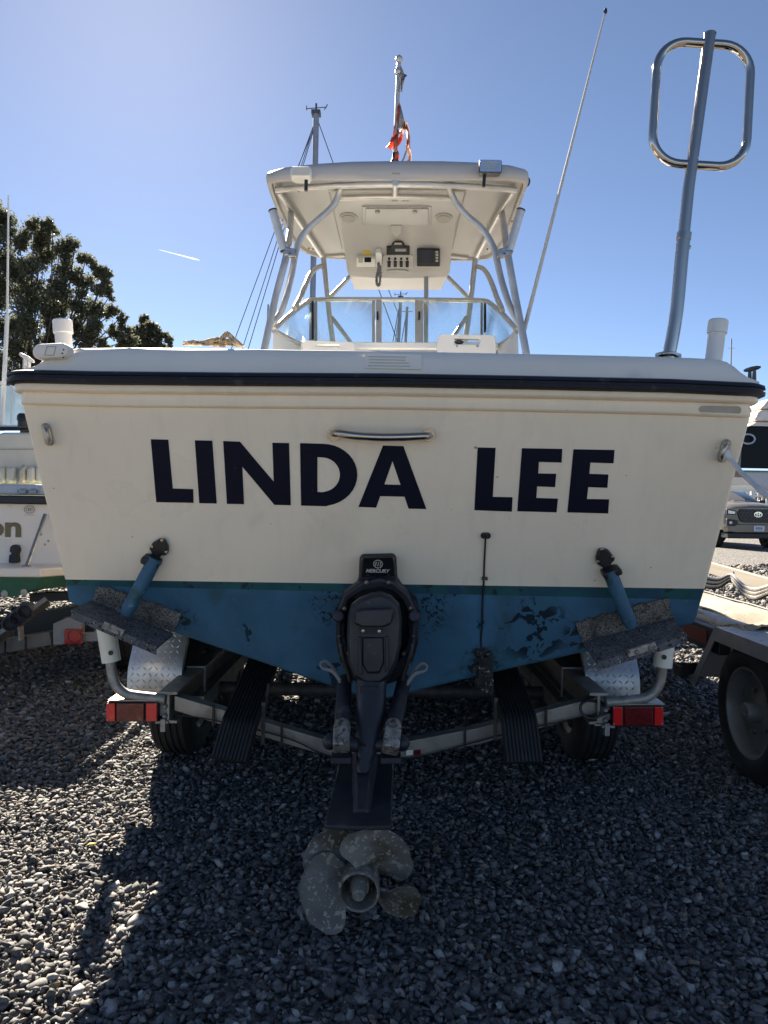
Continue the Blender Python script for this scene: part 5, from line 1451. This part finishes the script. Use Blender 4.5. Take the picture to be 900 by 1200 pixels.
# ================================================================== trailer on the right
XR = 1.62
ut = thing('utility_trailer', 'dark flat trailer with tread plate fender and grey wheel beside the main boat', 'trailer', (2.6, 4.5, 0))
wheel_parts(V((1.70, 3.22, .305)), .305, .19, -1, ut, rm=mat('dull_grey_rim', (.21, .205, .19), .5, .3, var=.2, vs=8), rimr=.63)
mb = MB()
fz = P(847, 735, 3.5).z
def fl_(x, y, z): return V((x, y, z))
x0 = XR - .03; x1 = XR + .32
for y_ in (0,):
    pr = [(3.80, .33), (3.72, .36), (3.50, fz), (2.75, fz), (2.62, fz - .03), (2.50, .33)]
    mb.loft([[fl_(x0, a, b - .065 if 0 < i < 5 else b), fl_(x0, a, b), fl_(x1, a, b)] for i, (a, b) in enumerate(pr)])
fd = mb.build('fender', mat('fender_plate', (.40, .41, .43), .45, .6, var=.15, vs=12), ut, solid=.006, smooth=False)
mb = MB(); row = 0; yy = 3.49
while yy > 2.78:
    for j in range(12):
        sg = 1 if (row + j) % 2 else -1
        c = V((x0 + .02 + j * .027, yy, fz + .0035)); d = V((sg, 1, 0)).normalized(); e = V((-d.y, d.x, 0))
        mb.add([c - d * .013, c + e * .0035, c + d * .013, c - e * .0035, c + V((0, 0, .003))], [(0, 1, 4), (1, 2, 4), (2, 3, 4), (3, 0, 4)])
    yy -= .027; row += 1
mb.build('tread_pattern', plate, fd, kind='stuff', smooth=False)
mb = MB(); mb.box((x0 + .02, 3.84, .35), (.12, .10, .06)); mb.build('fender_step', black, ut, bevel=.004)
mb = MB(); zr = P(826, 748, 3.62).z
mb.bar(V((XR + .02, 3.5, zr)), V((XR - .05, 7.6, zr)), .06, .12); mb.build('side_rail', mat('dark_rail', (.02, .02, .022), .5), ut, bevel=.006)
for a, b, m_ in ((4.72, 4.28, 'r'), (4.26, 3.93, 'w'), (3.91, 3.62, 'r')):
    mb = MB(); xx = lambda y: XR + .02 - .07 * (y - 3.5) / 4.1 - .034
    mb.prism([V((xx(a), a, zr - .03)), V((xx(b), b, zr - .03)), V((xx(b), b, zr + .038)), V((xx(a), a, zr + .038))], (.003, 0, 0)); mb.build('reflective_tape', mat('tape_red', (.20, .02, .02), .4) if m_ == 'r' else mat('tape_white', (.5, .52, .56), .4), ut)
mb = MB(); mb.tube([V((XR + .10, 3.45, zr + .045)), V((XR + .03, 7.6, zr + .045))], .055, 16); mb.build('top_pipe', alub, ut)
mb = MB()
for y_ in (2.6, 7.0): mb.box((XR + .6, y_, zr), (1.15, .1, .1))
mb.build('deck_frame', black, ut)
# tan carpeted load with a wavy edge, resting on the trailer
mb = MB(); rows = []
NX = 60
for i in range(NX + 1):
    y_ = 3.4 + 3.9 * i / NX
    row = []
    for j in range(14):
        t_ = j / 13
        wv = .035 * math.sin(i * .9 + 1.5 * math.sin(i * .31)) * (1 - t_) ** 1.5
        fold = .05 * max(0, math.sin(i * .55 + .4)) ** 3 * math.sin(math.pi * min(1, t_ * 1.3))
        x_ = XR + .04 - .07 * (y_ - 3.5) / 4.1 + .03 + .30 * t_ + wv * .5 + fold
        z_ = zr + .075 + wv * .4 + .045 * math.sin(math.pi / 2 * min(1, t_ * 1.25)) - .05 * max(0, math.sin(i * .55)) ** 2 * math.sin(math.pi * t_) + .012 * noise.noise((i * .3, j * .5, 0))
        row.append(V((x_, y_, z_)))
    rows.append(row)
mb.loft(rows); mb.loft([[p for p in (r_[-1], r_[-1] - UP * .3)] for r_ in rows])
cv = mb.build('carpet_cover', tan, None, ang=80, solid=.008)
tag(cv, 'crumpled tan carpet cover with dark stains lying on the trailer behind the right fender', 'cover')
mb = MB(); mb.tube([rows[i][0] + V((-.012, 0, -.006)) for i in range(0, NX + 1)], .012, 7); pr_ = mb.build('edge_rope', rope_t, cv)
mb = MB(); mb.tube([rows[i][-1] + V((0.0, 0, .012)) for i in range(0, NX + 1, 4)], .006, 6); mb.build('edge_cord', black, cv)
# timber plank with cables draped over a peg
def GY(px, py): return ZP(px, py, 0)
pk_ = thing('timber_barrier', 'pale weathered plank barrier with looped cables hanging on it, left of the pickup', 'barrier', (4.6, 8.6, 0))
a = P(828, 664, 8.4); b = P(930, 694, 6.6)
mb = MB(); mb.bar(a, b, .05, .13, up=(0, 0, 1)); mb.build('plank', timber, pk_, bevel=.006)
mb = MB(); c = P(857, 671, 7.75); mb.bar(c + V((0, -.05, .02)), c + V((0, -.05, -.15)), .02, .02, up=(0, 1, 0)); mb.build('peg', timber, pk_)
mb = MB(); mb.bar(a + V((0, .05, 0)), V((a.x, a.y + .05, 0)), .03, .03, up=(0, 1, 0)); mb.bar(b + V((0, .05, 0)), V((b.x, b.y + .05, 0)), .08, .08, up=(0, 1, 0)); mb.build('stake', timber, pk_)
for k in range(9):
    d = k * 1.9; m_ = (rope_w, rope_t, black)[k % 3]
    mb = MB(); yq = 7.55 - .01 * k
    mb.tube(spline([P(815, 672 + d, 7.8), P(826, 675 + d * .9, 7.6), P(842, 678 + d * .7, 7.45), P(856, 673 + d * .5, 7.35), P(863, 678 + d * .6, 7.2), P(872, 686 + d * .75, 7.0), P(884, 690 + d * .8, 6.75), P(896, 688 + d * .7, 6.5), P(930, 677 + d * .4, 6.1)], 5), .013, 6)
    cb_ = mb.build('hanging_cable', m_, None)
    cname = ('white', 'tan', 'black')[k % 3]; lvl = ('uppermost', 'middle', 'lowest')[k // 3]
    tag(cb_, f'{lvl} {cname} cable of the bundle looped on the pale plank barrier', 'cable', 'cables looped on the plank barrier')

# ================================================================== right background
YC = 9.0
cb = thing('cabin_boat', 'white cabin boat with a long black side window at the right edge', 'boat', (P(960, 590, YC).x, YC + 1, 0))
def cpx(x, y, Y=YC): return P(x, y, Y)
mb = MB()
zz = lambda y: cpx(900, y).z
X0 = cpx(866, 500).x
def slab(x0, z0, z1, nm, m, dep=2.4, rnd=.03, sl=0.):
    mb = MB(); mb.hexa([V((x0, YC, z0)), V((x0 + 4.5, YC, z0)), V((x0 + 4.5, YC + dep, z0)), V((x0, YC + dep, z0)), V((x0 + sl, YC + abs(sl) * .5, z1)), V((x0 + 4.5, YC + abs(sl) * .5, z1)), V((x0 + 4.5, YC + dep, z1)), V((x0 + sl, YC + dep, z1))])
    return mb.build(nm, m, cb, bevel=rnd, seg=3)
mb = MB(); mb.prism([cpx(*q_) for q_ in ((864, 551), (960, 552), (1080, 553), (1080, 612), (1000, 606), (940, 592), (905, 580), (880, 565))], (.35, .35, 0)); mb.build('hull', mat('pale_grey_gelcoat', (.55, .56, .57), .4), cb, bevel=.04, seg=3)
slab(cpx(868, 550).x, zz(550), zz(500), 'window', darkglass, sl=.02, rnd=.01)
slab(cpx(878, 500).x, zz(499.5), zz(493.5), 'window_hood', white, sl=.1)
slab(cpx(884.5, 492).x, zz(493), zz(479), 'roof', white, sl=.08, rnd=.05)
slab(cpx(892, 478).x, zz(478.5), zz(466), 'upper_roof', white, sl=.12, rnd=.04)
mb = MB(); mb.bar(V((X0 - .02, YC - .02, zz(550.5))), V((X0 + 4.5, YC - .02, zz(551.5))), .03, .025); mb.build('window_trim', chrome, cb)
mb = MB(); c = cpx(876, 514.5, YC - .02)
mb.tube([c + V((math.cos(R(a)) * .085, -.01, math.sin(R(a)) * .058)) for a in range(0, 360, 20)], .011, 8, closed=True); mb.build('steering_wheel', greyp, cb)
for x in (X0 + 1.0, X0 + 2.0):
    for y_ in (YC + .2, YC + .32):
        mb = MB(); mb.cyl(V((x, y_, 0)), V((x, y_, zz(600))), .05, n=10); mb.build('stand', dsteel, cb)

# pickup truck
YT3 = 22.0
pc = P(888, 605, YT3); tk = thing('pickup_truck', 'tan pickup truck with dark honeycomb grille parked facing the camera', 'pickup truck', (pc.x, YT3 + 2.5, 0))
X = pc.x
hw = .95
def tz(y): return P(888, y, YT3).z
def sec(Y, pts): return [V((X + x, Y, z)) for x, z in pts] + [V((X - x, Y, z)) for x, z in reversed(pts)]
mb = MB()
mb.loft([sec(YT3 + .05, [(.70, .62), (.86, .66), (.90, .95), (.86, 1.16), (.6, 1.22), (.2, 1.24)]),
         sec(YT3 + .15, [(.75, .55), (.93, .58), (.95, .98), (.92, 1.22), (.64, 1.30), (.2, 1.33)]),
         sec(YT3 + .6, [(.75, .55), (.95, .55), (.96, 1.0), (.94, 1.27), (.66, 1.37), (.2, 1.40)]),
         sec(YT3 + 1.5, [(.75, .5), (.95, .5), (.96, 1.0), (.95, 1.30), (.70, 1.42), (.2, 1.45)]),
         sec(YT3 + 3.6, [(.75, .5), (.95, .5), (.96, 1.0), (.95, 1.32), (.9, 1.36), (.2, 1.36)]),
         sec(YT3 + 5.3, [(.75, .55), (.95, .55), (.96, 1.0), (.95, 1.32), (.9, 1.36), (.2, 1.36)])], True, False, True)
mb.build('body', truckp, tk, ang=40)
mb = MB()
mb.loft([sec(YT3 + 1.45, [(.82, 1.36), (.80, 1.40), (.2, 1.42)]), sec(YT3 + 1.55, [(.86, 1.34), (.82, 1.43), (.2, 1.46)]), sec(YT3 + 2.15, [(.88, 1.34), (.68, 1.74), (.2, 1.79)]), sec(YT3 + 2.5, [(.88, 1.34), (.66, 1.79), (.2, 1.84)]), sec(YT3 + 3.3, [(.88, 1.34), (.66, 1.79), (.2, 1.83)]), sec(YT3 + 3.6, [(.88, 1.34), (.70, 1.70), (.2, 1.72)])], True, False, True)
mb.build('cab', truckp, tk, ang=40)
mb = MB()
mb.add([V((X + a, y_ - .012, z)) for a, y_, z in ((-.78, YT3 + 1.55, 1.44), (.78, YT3 + 1.55, 1.44), (.64, YT3 + 2.13, 1.745), (.3, YT3 + 2.14, 1.775), (-.3, YT3 + 2.14, 1.775), (-.64, YT3 + 2.13, 1.745))], [(0, 1, 2, 3, 4, 5)]); mb.build('windscreen', carglass, tk, solid=.01)
mb = MB(); mb.prism([V((X + a, YT3 + .9 + b, 1.455 + b * .04)) for a, b in ((-.30, 0), (.30, 0), (.26, .25), (-.26, .25))], (0, 0, .012)); mb.build('hood_scoop', black, tk, bevel=.004)
gq = [(-.52, 1.22), (.52, 1.22), (.60, 1.10), (.52, .88), (.42, .82), (-.42, .82), (-.52, .88), (-.60, 1.10)]
mb = MB(); mb.prism([V((X + a, YT3 + .06, z - .02)) for a, z in gq], (0, -.05, 0)); gr_ = mb.build('grille', black, tk, bevel=.01)
mb = MB()
for r_ in range(4):
    for k in range(-4, 5):
        cx_ = X + k * .115 + (.057 if r_ % 2 else 0); cz_ = 1.13 - r_ * .085
        if abs(cx_ - X) > .50 - abs(cz_ - 1.05) * .3: continue
        hx = [(math.cos(R(a)), math.sin(R(a))) for a in range(0, 360, 60)]
        mb.ring([V((cx_ + a * .062, YT3 + .008, cz_ + b * .048)) for a, b in hx], [V((cx_ + a * .052, YT3 + .008, cz_ + b * .039)) for a, b in hx], (0, -.01, 0))
mb.build('grille_mesh', mat('grille_grey', (.09, .09, .10), .4), gr_, kind='stuff')
mb = MB(); c = V((X, YT3 - .015, tz(603)))
for a_, b_, k1 in ((.125, .085, .8), (.05, .08, .62)): mb.ring([c + V((a * a_, 0, b * b_)) for a, b in ringp], [c + V((a * a_ * k1, 0, b * b_ * k1)) for a, b in ringp], (0, -.012, 0))
mb.ring([c + V((a * .085, 0, b * .035 + .035)) for a, b in ringp], [c + V((a * .062, 0, b * .02 + .035)) for a, b in ringp], (0, -.014, 0))
mb.build('emblem', chrome, gr_)
for s in (-1, 1):
    mb = MB(); mb.prism([V((X + s * a, YT3 + .10, z)) for a, z in ((.63, 1.14), (.92, 1.20), (.92, 1.04), (.66, 1.02))], (0, -.09, 0)); hl = mb.build('headlight', black, tk, bevel=.01)
    mb = MB(); mb.prism([V((X + s * a, YT3 + .005, z)) for a, z in ((.67, 1.12), (.89, 1.165), (.89, 1.06), (.69, 1.045))], (0, -.01, 0)); mb.build('headlight_lens', headlt, hl, bevel=.004)
    mb = MB(); mb.prism([V((X + s * a, YT3 + .07, z)) for a, z in ((.60, .86), (.93, .90), (.93, .70), (.70, .68), (.60, .74))], (0, -.1, 0)); fg = mb.build('fog_lamp', black, tk, bevel=.01)
    mb = MB(); mb.lathe([(.0, .02), (.04, .015), (.05, 0)], V((X + s * .82, YT3 - .03, .79)), (0, -1, 0), 14); mb.build('fog_lens', headlt, fg)
    mb = MB(); mb.box((X + s * 1.02, YT3 + 1.75, 1.42), (.20, .12, .16)); mb.build('mirror', black, tk, bevel=.03, seg=3)
    for yy in (YT3 + .95, YT3 + 4.3): wheel_parts(V((X + s * .82, yy, .38)), .38, .26, s, tk, lugs=False, nseg=24)
mb = MB(); mb.loft([sec(YT3 - .02, [(.62, .50), (.88, .52), (.90, .70), (.6, .74), (.2, .74)]), sec(YT3 + .2, [(.62, .48), (.94, .50), (.95, .72), (.6, .76), (.2, .76)])], True, False, True); mb.build('bumper', truckp, tk, bevel=.02)
mb = MB(); mb.box((X, YT3 + .25, .40), (1.75, .5, .17)); mb.build('skid_plate', black, tk, bevel=.03)
mb = MB(); mb.prism([V((X + .03 + a, YT3 - .03, z)) for a, z in ((-.16, .54), (.16, .54), (.16, .71), (-.16, .71))], (0, -.01, 0)); lpz = mb.build('licence_plate', mat('plate_white', (.62, .66, .72), .4), tk, bevel=.004)
mb = MB()
for k in (-.08, -.03, .02, .07): mb.prism([V((X + .03 + k + a, YT3 - .042, z)) for a, z in ((-.012, .59), (.015, .59), (.02, .66), (-.018, .66))], (0, -.003, 0))
mb.build('plate_print', mat('plate_blue', (.15, .2, .35), .4), lpz)

# white house and picket fence
wh = thing('white_house', 'white house with shaded porch behind the pickup', 'house', (P(885, 590, 40).x, 42, 0))
hx = P(850, 590, 40).x
mb = MB(); mb.box((hx + 4, 44, 1.35), (9, 6, 2.7)); mb.build('wall', housew, wh)
mb = MB(); mb.prism([V((hx - .8, 40.6, 2.55)), V((hx - .8, 44, 4.6)), V((hx - .8, 47.4, 2.55))], (9.6, 0, 0)); mb.build('roof', mat('grey_shingle', (.35, .34, .33), .8, var=.2, vs=20), wh)
for k in range(4):
    mb = MB(); mb.box((hx + .9 + k * 1.5, 40.98, 1.7), (.7, .06, 1.1)); wf = mb.build('window', mat('window_white', (.8, .79, .74), .5), wh)
    mb = MB(); mb.box((hx + .9 + k * 1.5, 40.94, 1.7), (.55, .02, .95)); mb.build('pane', mat('tan_blind', (.45, .38, .25), .4), wf)
mb = MB(); mb.box((hx + 4, 39.6, 2.05), (9, 2.4, .10)); mb.build('porch_roof', housew, wh)
for k in range(6):
    mb = MB(); mb.box((hx + .1 + k * 1.6, 38.6, 1.0), (.12, .12, 2.0)); mb.build('porch_post', housew, wh)
pf = thing('picket_fence', 'white picket fence beside the pickup hood', 'fence', (P(890, 595, 33).x, 33, 0))
fx0 = P(883.5, 590, 33).x
for k in range(22):
    mb = MB(); mb.box((fx0 + k * .19, 33, .98), (.075, .03, 1.9)); mb.build('picket', housew, pf)
for z in (.35, 1.80):
    mb = MB(); mb.box((fx0 + 2, 33.04, z), (4.4, .04, .09)); mb.build('rail', housew, pf)
for k in range(3):
    mb = MB(); mb.box((fx0 - .05 + k * 2, 33.1, 1.0), (.12, .12, 2.0)); mb.build('post', housew, pf)

# ================================================================== sailing boats and their masts
def sailboat(label, px0, py0, px1, py1, Y, wpx, stays, spreaders=(), vane=True, lean=0):
    A = P(px1, py1, Y); B = P(px0, py0, Y)
    d = (B - A); d = d / d.z; base = A + d * (1.6 - A.z)
    t_ = thing('sailing_boat', label, 'sailing boat', (base.x, Y, 0), 'sailing boats far behind the hard top')
    r_ = wpx / F * Y / 2
    mb = MB(); rows = []
    for k in range(9):
        f_ = k / 8; wd = 1.35 * math.sin(math.pi * (.12 + .86 * f_)) ** .7; yy = Y - 3.6 + 8.5 * f_
        rows.append([V((base.x + wd * a, yy, z)) for a, z in ((-1, 1.5 + .15 * f_), (-.86, 1.0), (-.4, .75), (0, .68), (.4, .75), (.86, 1.0), (1, 1.5 + .15 * f_))])
    mb.loft(rows, True, False, True); mb.build('hull', white, t_)
    mb = MB(); mb.hexa([V((base.x - .08, Y - .9, .8)), V((base.x + .08, Y - .9, .8)), V((base.x + .08, Y + 1, .8)), V((base.x - .08, Y + 1, .8)), V((base.x - .05, Y - .6, .02)), V((base.x + .05, Y - .6, .02)), V((base.x + .05, Y + .6, .02)), V((base.x - .05, Y + .6, .02))]); mb.build('keel', rust, t_)
    mb = MB(); rows = []
    for p in (base, base + (B - base) * .5, B): rows.append([p + V((math.cos(R(a)) * r_, math.sin(R(a)) * r_ * 1.5, 0)) for a in range(0, 360, 30)])
    mb.loft(rows, True, False, True); m_ = mb.build('mast', mastm, t_)
    if vane:
        mb = MB(); e = r_ * 2.5
        mb.tube([B, B + UP * e * 1.2], r_ * .35, 6); mb.tube([B + V((-e * 1.3, 0, e * .5)), B + V((e * 1.4, 0, e * .75))], r_ * .16, 5)
        mb.tube([B + V((-e * 1.3, 0, e * .3)), B + V((-e * 1.3, 0, e * .9))], r_ * .18, 5); mb.tube([B + V((e * 1.1, 0, e * .4)), B + V((e * 1.5, 0, e * 1.1))], r_ * .18, 5)
        mb.box(B + V((0, 0, -e * .1)), (r_ * 3, r_ * 3, r_ * 1.2)); mb.build('wind_vane', wire, m_)
    for y_, w_ in spreaders:
        mb = MB(); c = A + d * (P(px0, y_, Y).z - A.z); mb.tube([c + V((-w_, 0, 0)), c + V((w_, 0, 0))], r_ * .3, 6); mb.build('spreader', mastm, m_)
    for (ax_, ay), (bx, by), dY in stays:
        mb = MB(); mb.tube([P(ax_, ay, Y), P(bx, by, Y + dY)], .014 * Y / 24, 5); mb.build('stay', wire, t_)
    return t_
sailboat('sailing boat with the tall grey mast left of the hard top', 370.5, 132, 365.5, 396, 24, 7, [((369, 143), (270, 412), 0), ((369, 145), (283, 412), .8), ((369, 148), (290, 412), -.8), ((368, 150), (349, 196), .3), ((372, 140), (470, 412), 0)], spreaders=((262, .9),))
sailboat('sailing boat whose mast with wind vane shows through the middle pane', 469.5, 348, 466.5, 409, 40, 4.2, [((469, 352), (459, 409), 0), ((469, 352), (462.5, 409), .5), ((466, 366), (448, 322), 0)])
sailboat('sailing boat with the shorter thin mast showing right of the vaned mast', 477, 360, 475, 409, 46, 3.4, [((477, 363), (469, 409), 0)], spreaders=((365, .35),), vane=False)
sailboat('sailing boat with a faint short mast behind the left tower legs', 314.5, 357, 312, 404, 60, 2.2, [], vane=False)
sailboat('sailing boat with a tiny thin mast beyond the right rod holder', 857, 397, 856.5, 428, 75, 1.6, [], spreaders=((408, .35),), vane=False)

# ================================================================== trees
def tree(label, base_px, Y, clumps, seed, leafs, trunk_r=.28):
    rg_ = random.Random(seed); rn = np.random.default_rng(seed)
    b = P(base_px, 600, Y); b.z = 0
    t_ = thing('oak_tree', label, 'tree', b, 'trees on the left')
    mb = MB(); cs = [(P(x, y, Y + dy), r_ / F * Y) for x, y, r_, dy in clumps]
    top = max(c.z for c, _ in cs)
    mid = b + V((0, 0, top * .38)); tp = sum((c for c, _ in cs), V()) / len(cs)
    mb.tube(spline([b + V((0, 0, -.2)), b + V((.1, 0, top * .2)), mid, mid + (tp - mid) * .6], 4), [trunk_r * (1.3 - .07 * i) for i in range(13)], 10)
    for c, r_ in cs:
        st = mid + (tp - mid) * rg_.random() * .6 + V((0, 0, -rg_.random() * .6))
        m_ = (st + c) / 2 + V((rg_.uniform(-.3, .3), rg_.uniform(-.3, .3), -.25))
        mb.tube(spline([st, m_, c], 4), [.055 - .005 * i for i in range(9)], 6)
    mb.build('trunk', bark, t_)
    vs = []; 
    for c, r_ in cs:
        n_ = int(leafs * (r_ / .5) ** 2)
        # sub-clumps make tufts and gaps
        k_ = max(5, int(10 * r_ / .5)); sub = rn.normal(size=(k_, 3)); sub /= np.linalg.norm(sub, axis=1)[:, None]; sub *= rn.uniform(.35, 1.0, (k_, 1)) * r_
        w_ = rn.integers(0, k_, n_)
        p = np.array(c) + sub[w_] + rn.normal(size=(n_, 3)) * r_ * .25
        vs.append(p)
    p = np.concatenate(vs); n = len(p)
    a = rn.normal(size=(n, 3)); a /= np.linalg.norm(a, axis=1)[:, None]
    bb = np.cross(a, rn.normal(size=(n, 3))); bb /= np.linalg.norm(bb, axis=1)[:, None]
    L_ = rn.uniform(.05, .095, (n, 1)) * Y / 30
    q_ = np.stack([p - a * L_, p + bb * L_ * .5, p + a * L_, p - bb * L_ * .5], 1).reshape(-1, 3) - np.array(b)
    me = bpy.data.meshes.new('crown'); me.vertices.add(4 * n); me.vertices.foreach_set('co', q_.reshape(-1).astype(np.float32))
    me.loops.add(4 * n); me.loops.foreach_set('vertex_index', np.arange(4 * n, dtype=np.int32)); me.polygons.add(n); me.polygons.foreach_set('loop_start', np.arange(n, dtype=np.int32) * 4)
    me.update(calc_edges=True); me.materials.append(leaf)
    o = bpy.data.objects.new('crown', me); COL.objects.link(o); o.parent = t_; o['kind'] = 'stuff'
    print('leaves', n)
rr = random.Random(5)
big = [(40, 262, 10, 0), (50, 275, 13, .5), (62, 268, 9, 0), (22, 282, 14, 0), (5, 262, 16, .5), (-20, 258, 20, 0), (70, 290, 11, 0), (88, 288, 9, 0), (50, 300, 16, 1), (25, 312, 18, -.5), (0, 300, 18, 0),
       (78, 312, 13, 0), (100, 306, 10, 0), (112, 318, 10, 0), (125, 322, 7, 0), (95, 330, 13, .5), (118, 338, 11, 0), (130, 345, 7, 0), (65, 335, 17, -.5), (35, 345, 19, 0), (5, 340, 20, .6), (-25, 330, 22, 0),
       (90, 355, 14, 0), (112, 362, 13, .4), (130, 368, 9, 0), (142, 372, 6, 0), (60, 368, 17, 0), (30, 378, 19, -.6), (0, 380, 20, 0), (-30, 380, 22, 0), (85, 385, 15, 0), (110, 388, 13, 0), (132, 392, 10, 0), (100, 402, 12, 0),
       (60, 398, 16, .3), (25, 410, 18, 0), (-5, 415, 20, 0), (10, 440, 16, 0), (-20, 450, 22, 0), (40, 425, 14, 0), (70, 415, 12, 0), (125, 408, 9, 0), (5, 465, 14, 0)]
tree('large spreading oak tree behind the left end of the stern, highest crown', 30, 30, big + [(146, 386, 8, 0), (150, 398, 9, 0), (142, 404, 9, 0)], 3, 1350)
tree('smaller low tree showing just right of the big oak', 172, 34, [(170, 380, 8, 0), (160, 388, 9, 0), (180, 385, 8, 0), (172, 396, 10, 0), (188, 395, 7, 0), (158, 402, 9, 0), (198, 401, 5, 0), (184, 405, 9, 0), (165, 410, 10, 0), (150, 400, 7, 0), (190, 412, 9, 0), (170, 425, 14, 0)], 9, 1600, .16)

# contrail and a fallen leaf
def glow_free_vapour():
    m = bpy.data.materials.new('vapour_white'); m.use_nodes = True
    t = m.node_tree; L = t.links.new; t.nodes.remove(t.nodes['Principled BSDF'])
    a_ = t.nodes.new('ShaderNodeBsdfTranslucent'); a_.inputs[0].default_value = (.9, .9, .9, 1)
    b_ = t.nodes.new('ShaderNodeBsdfTransparent')
    tc = t.nodes.new('ShaderNodeTexCoord'); n_ = t.nodes.new('ShaderNodeTexNoise'); n_.inputs['Scale'].default_value = .035
    L(tc.outputs['Object'], n_.inputs['Vector'])
    mr = t.nodes.new('ShaderNodeMapRange'); mr.inputs[1].default_value = .3; mr.inputs[2].default_value = .7; mr.inputs[3].default_value = .03; mr.inputs[4].default_value = .22
    L(n_.outputs['Fac'], mr.inputs[0])
    x_ = t.nodes.new('ShaderNodeMixShader'); L(mr.outputs[0], x_.inputs[0]); L(b_.outputs[0], x_.inputs[1]); L(a_.outputs[0], x_.inputs[2])
    L(x_.outputs[0], t.nodes['Material Output'].inputs[0]); return m
mb = MB(); A = P(186, 292.5, 3000); B = P(234, 305, 3000)
mb.tube([A, A + (B - A) * .4, A + (B - A) * .85, B], [.8, 1.8, 3.4, 1.5], 8)
ct = mb.build('contrail', glow_free_vapour(), None); ct['kind'] = 'structure'
mb = MB(); c = ZP(107, 992, .03)
mb.add([c + V(q_) for q_ in ((-.016, 0, .004), (-.006, -.010, .010), (.010, -.007, .006), (.018, .003, .012), (.004, .011, .003), (-.009, .009, .008))], [(0, 1, 2, 3, 4, 5)])
tag(mb.build('fallen_leaf', mat('yellow_leaf', (.55, .38, .03), .6), None, solid=.001), 'small yellow leaf lying on the sunlit gravel', 'leaf')
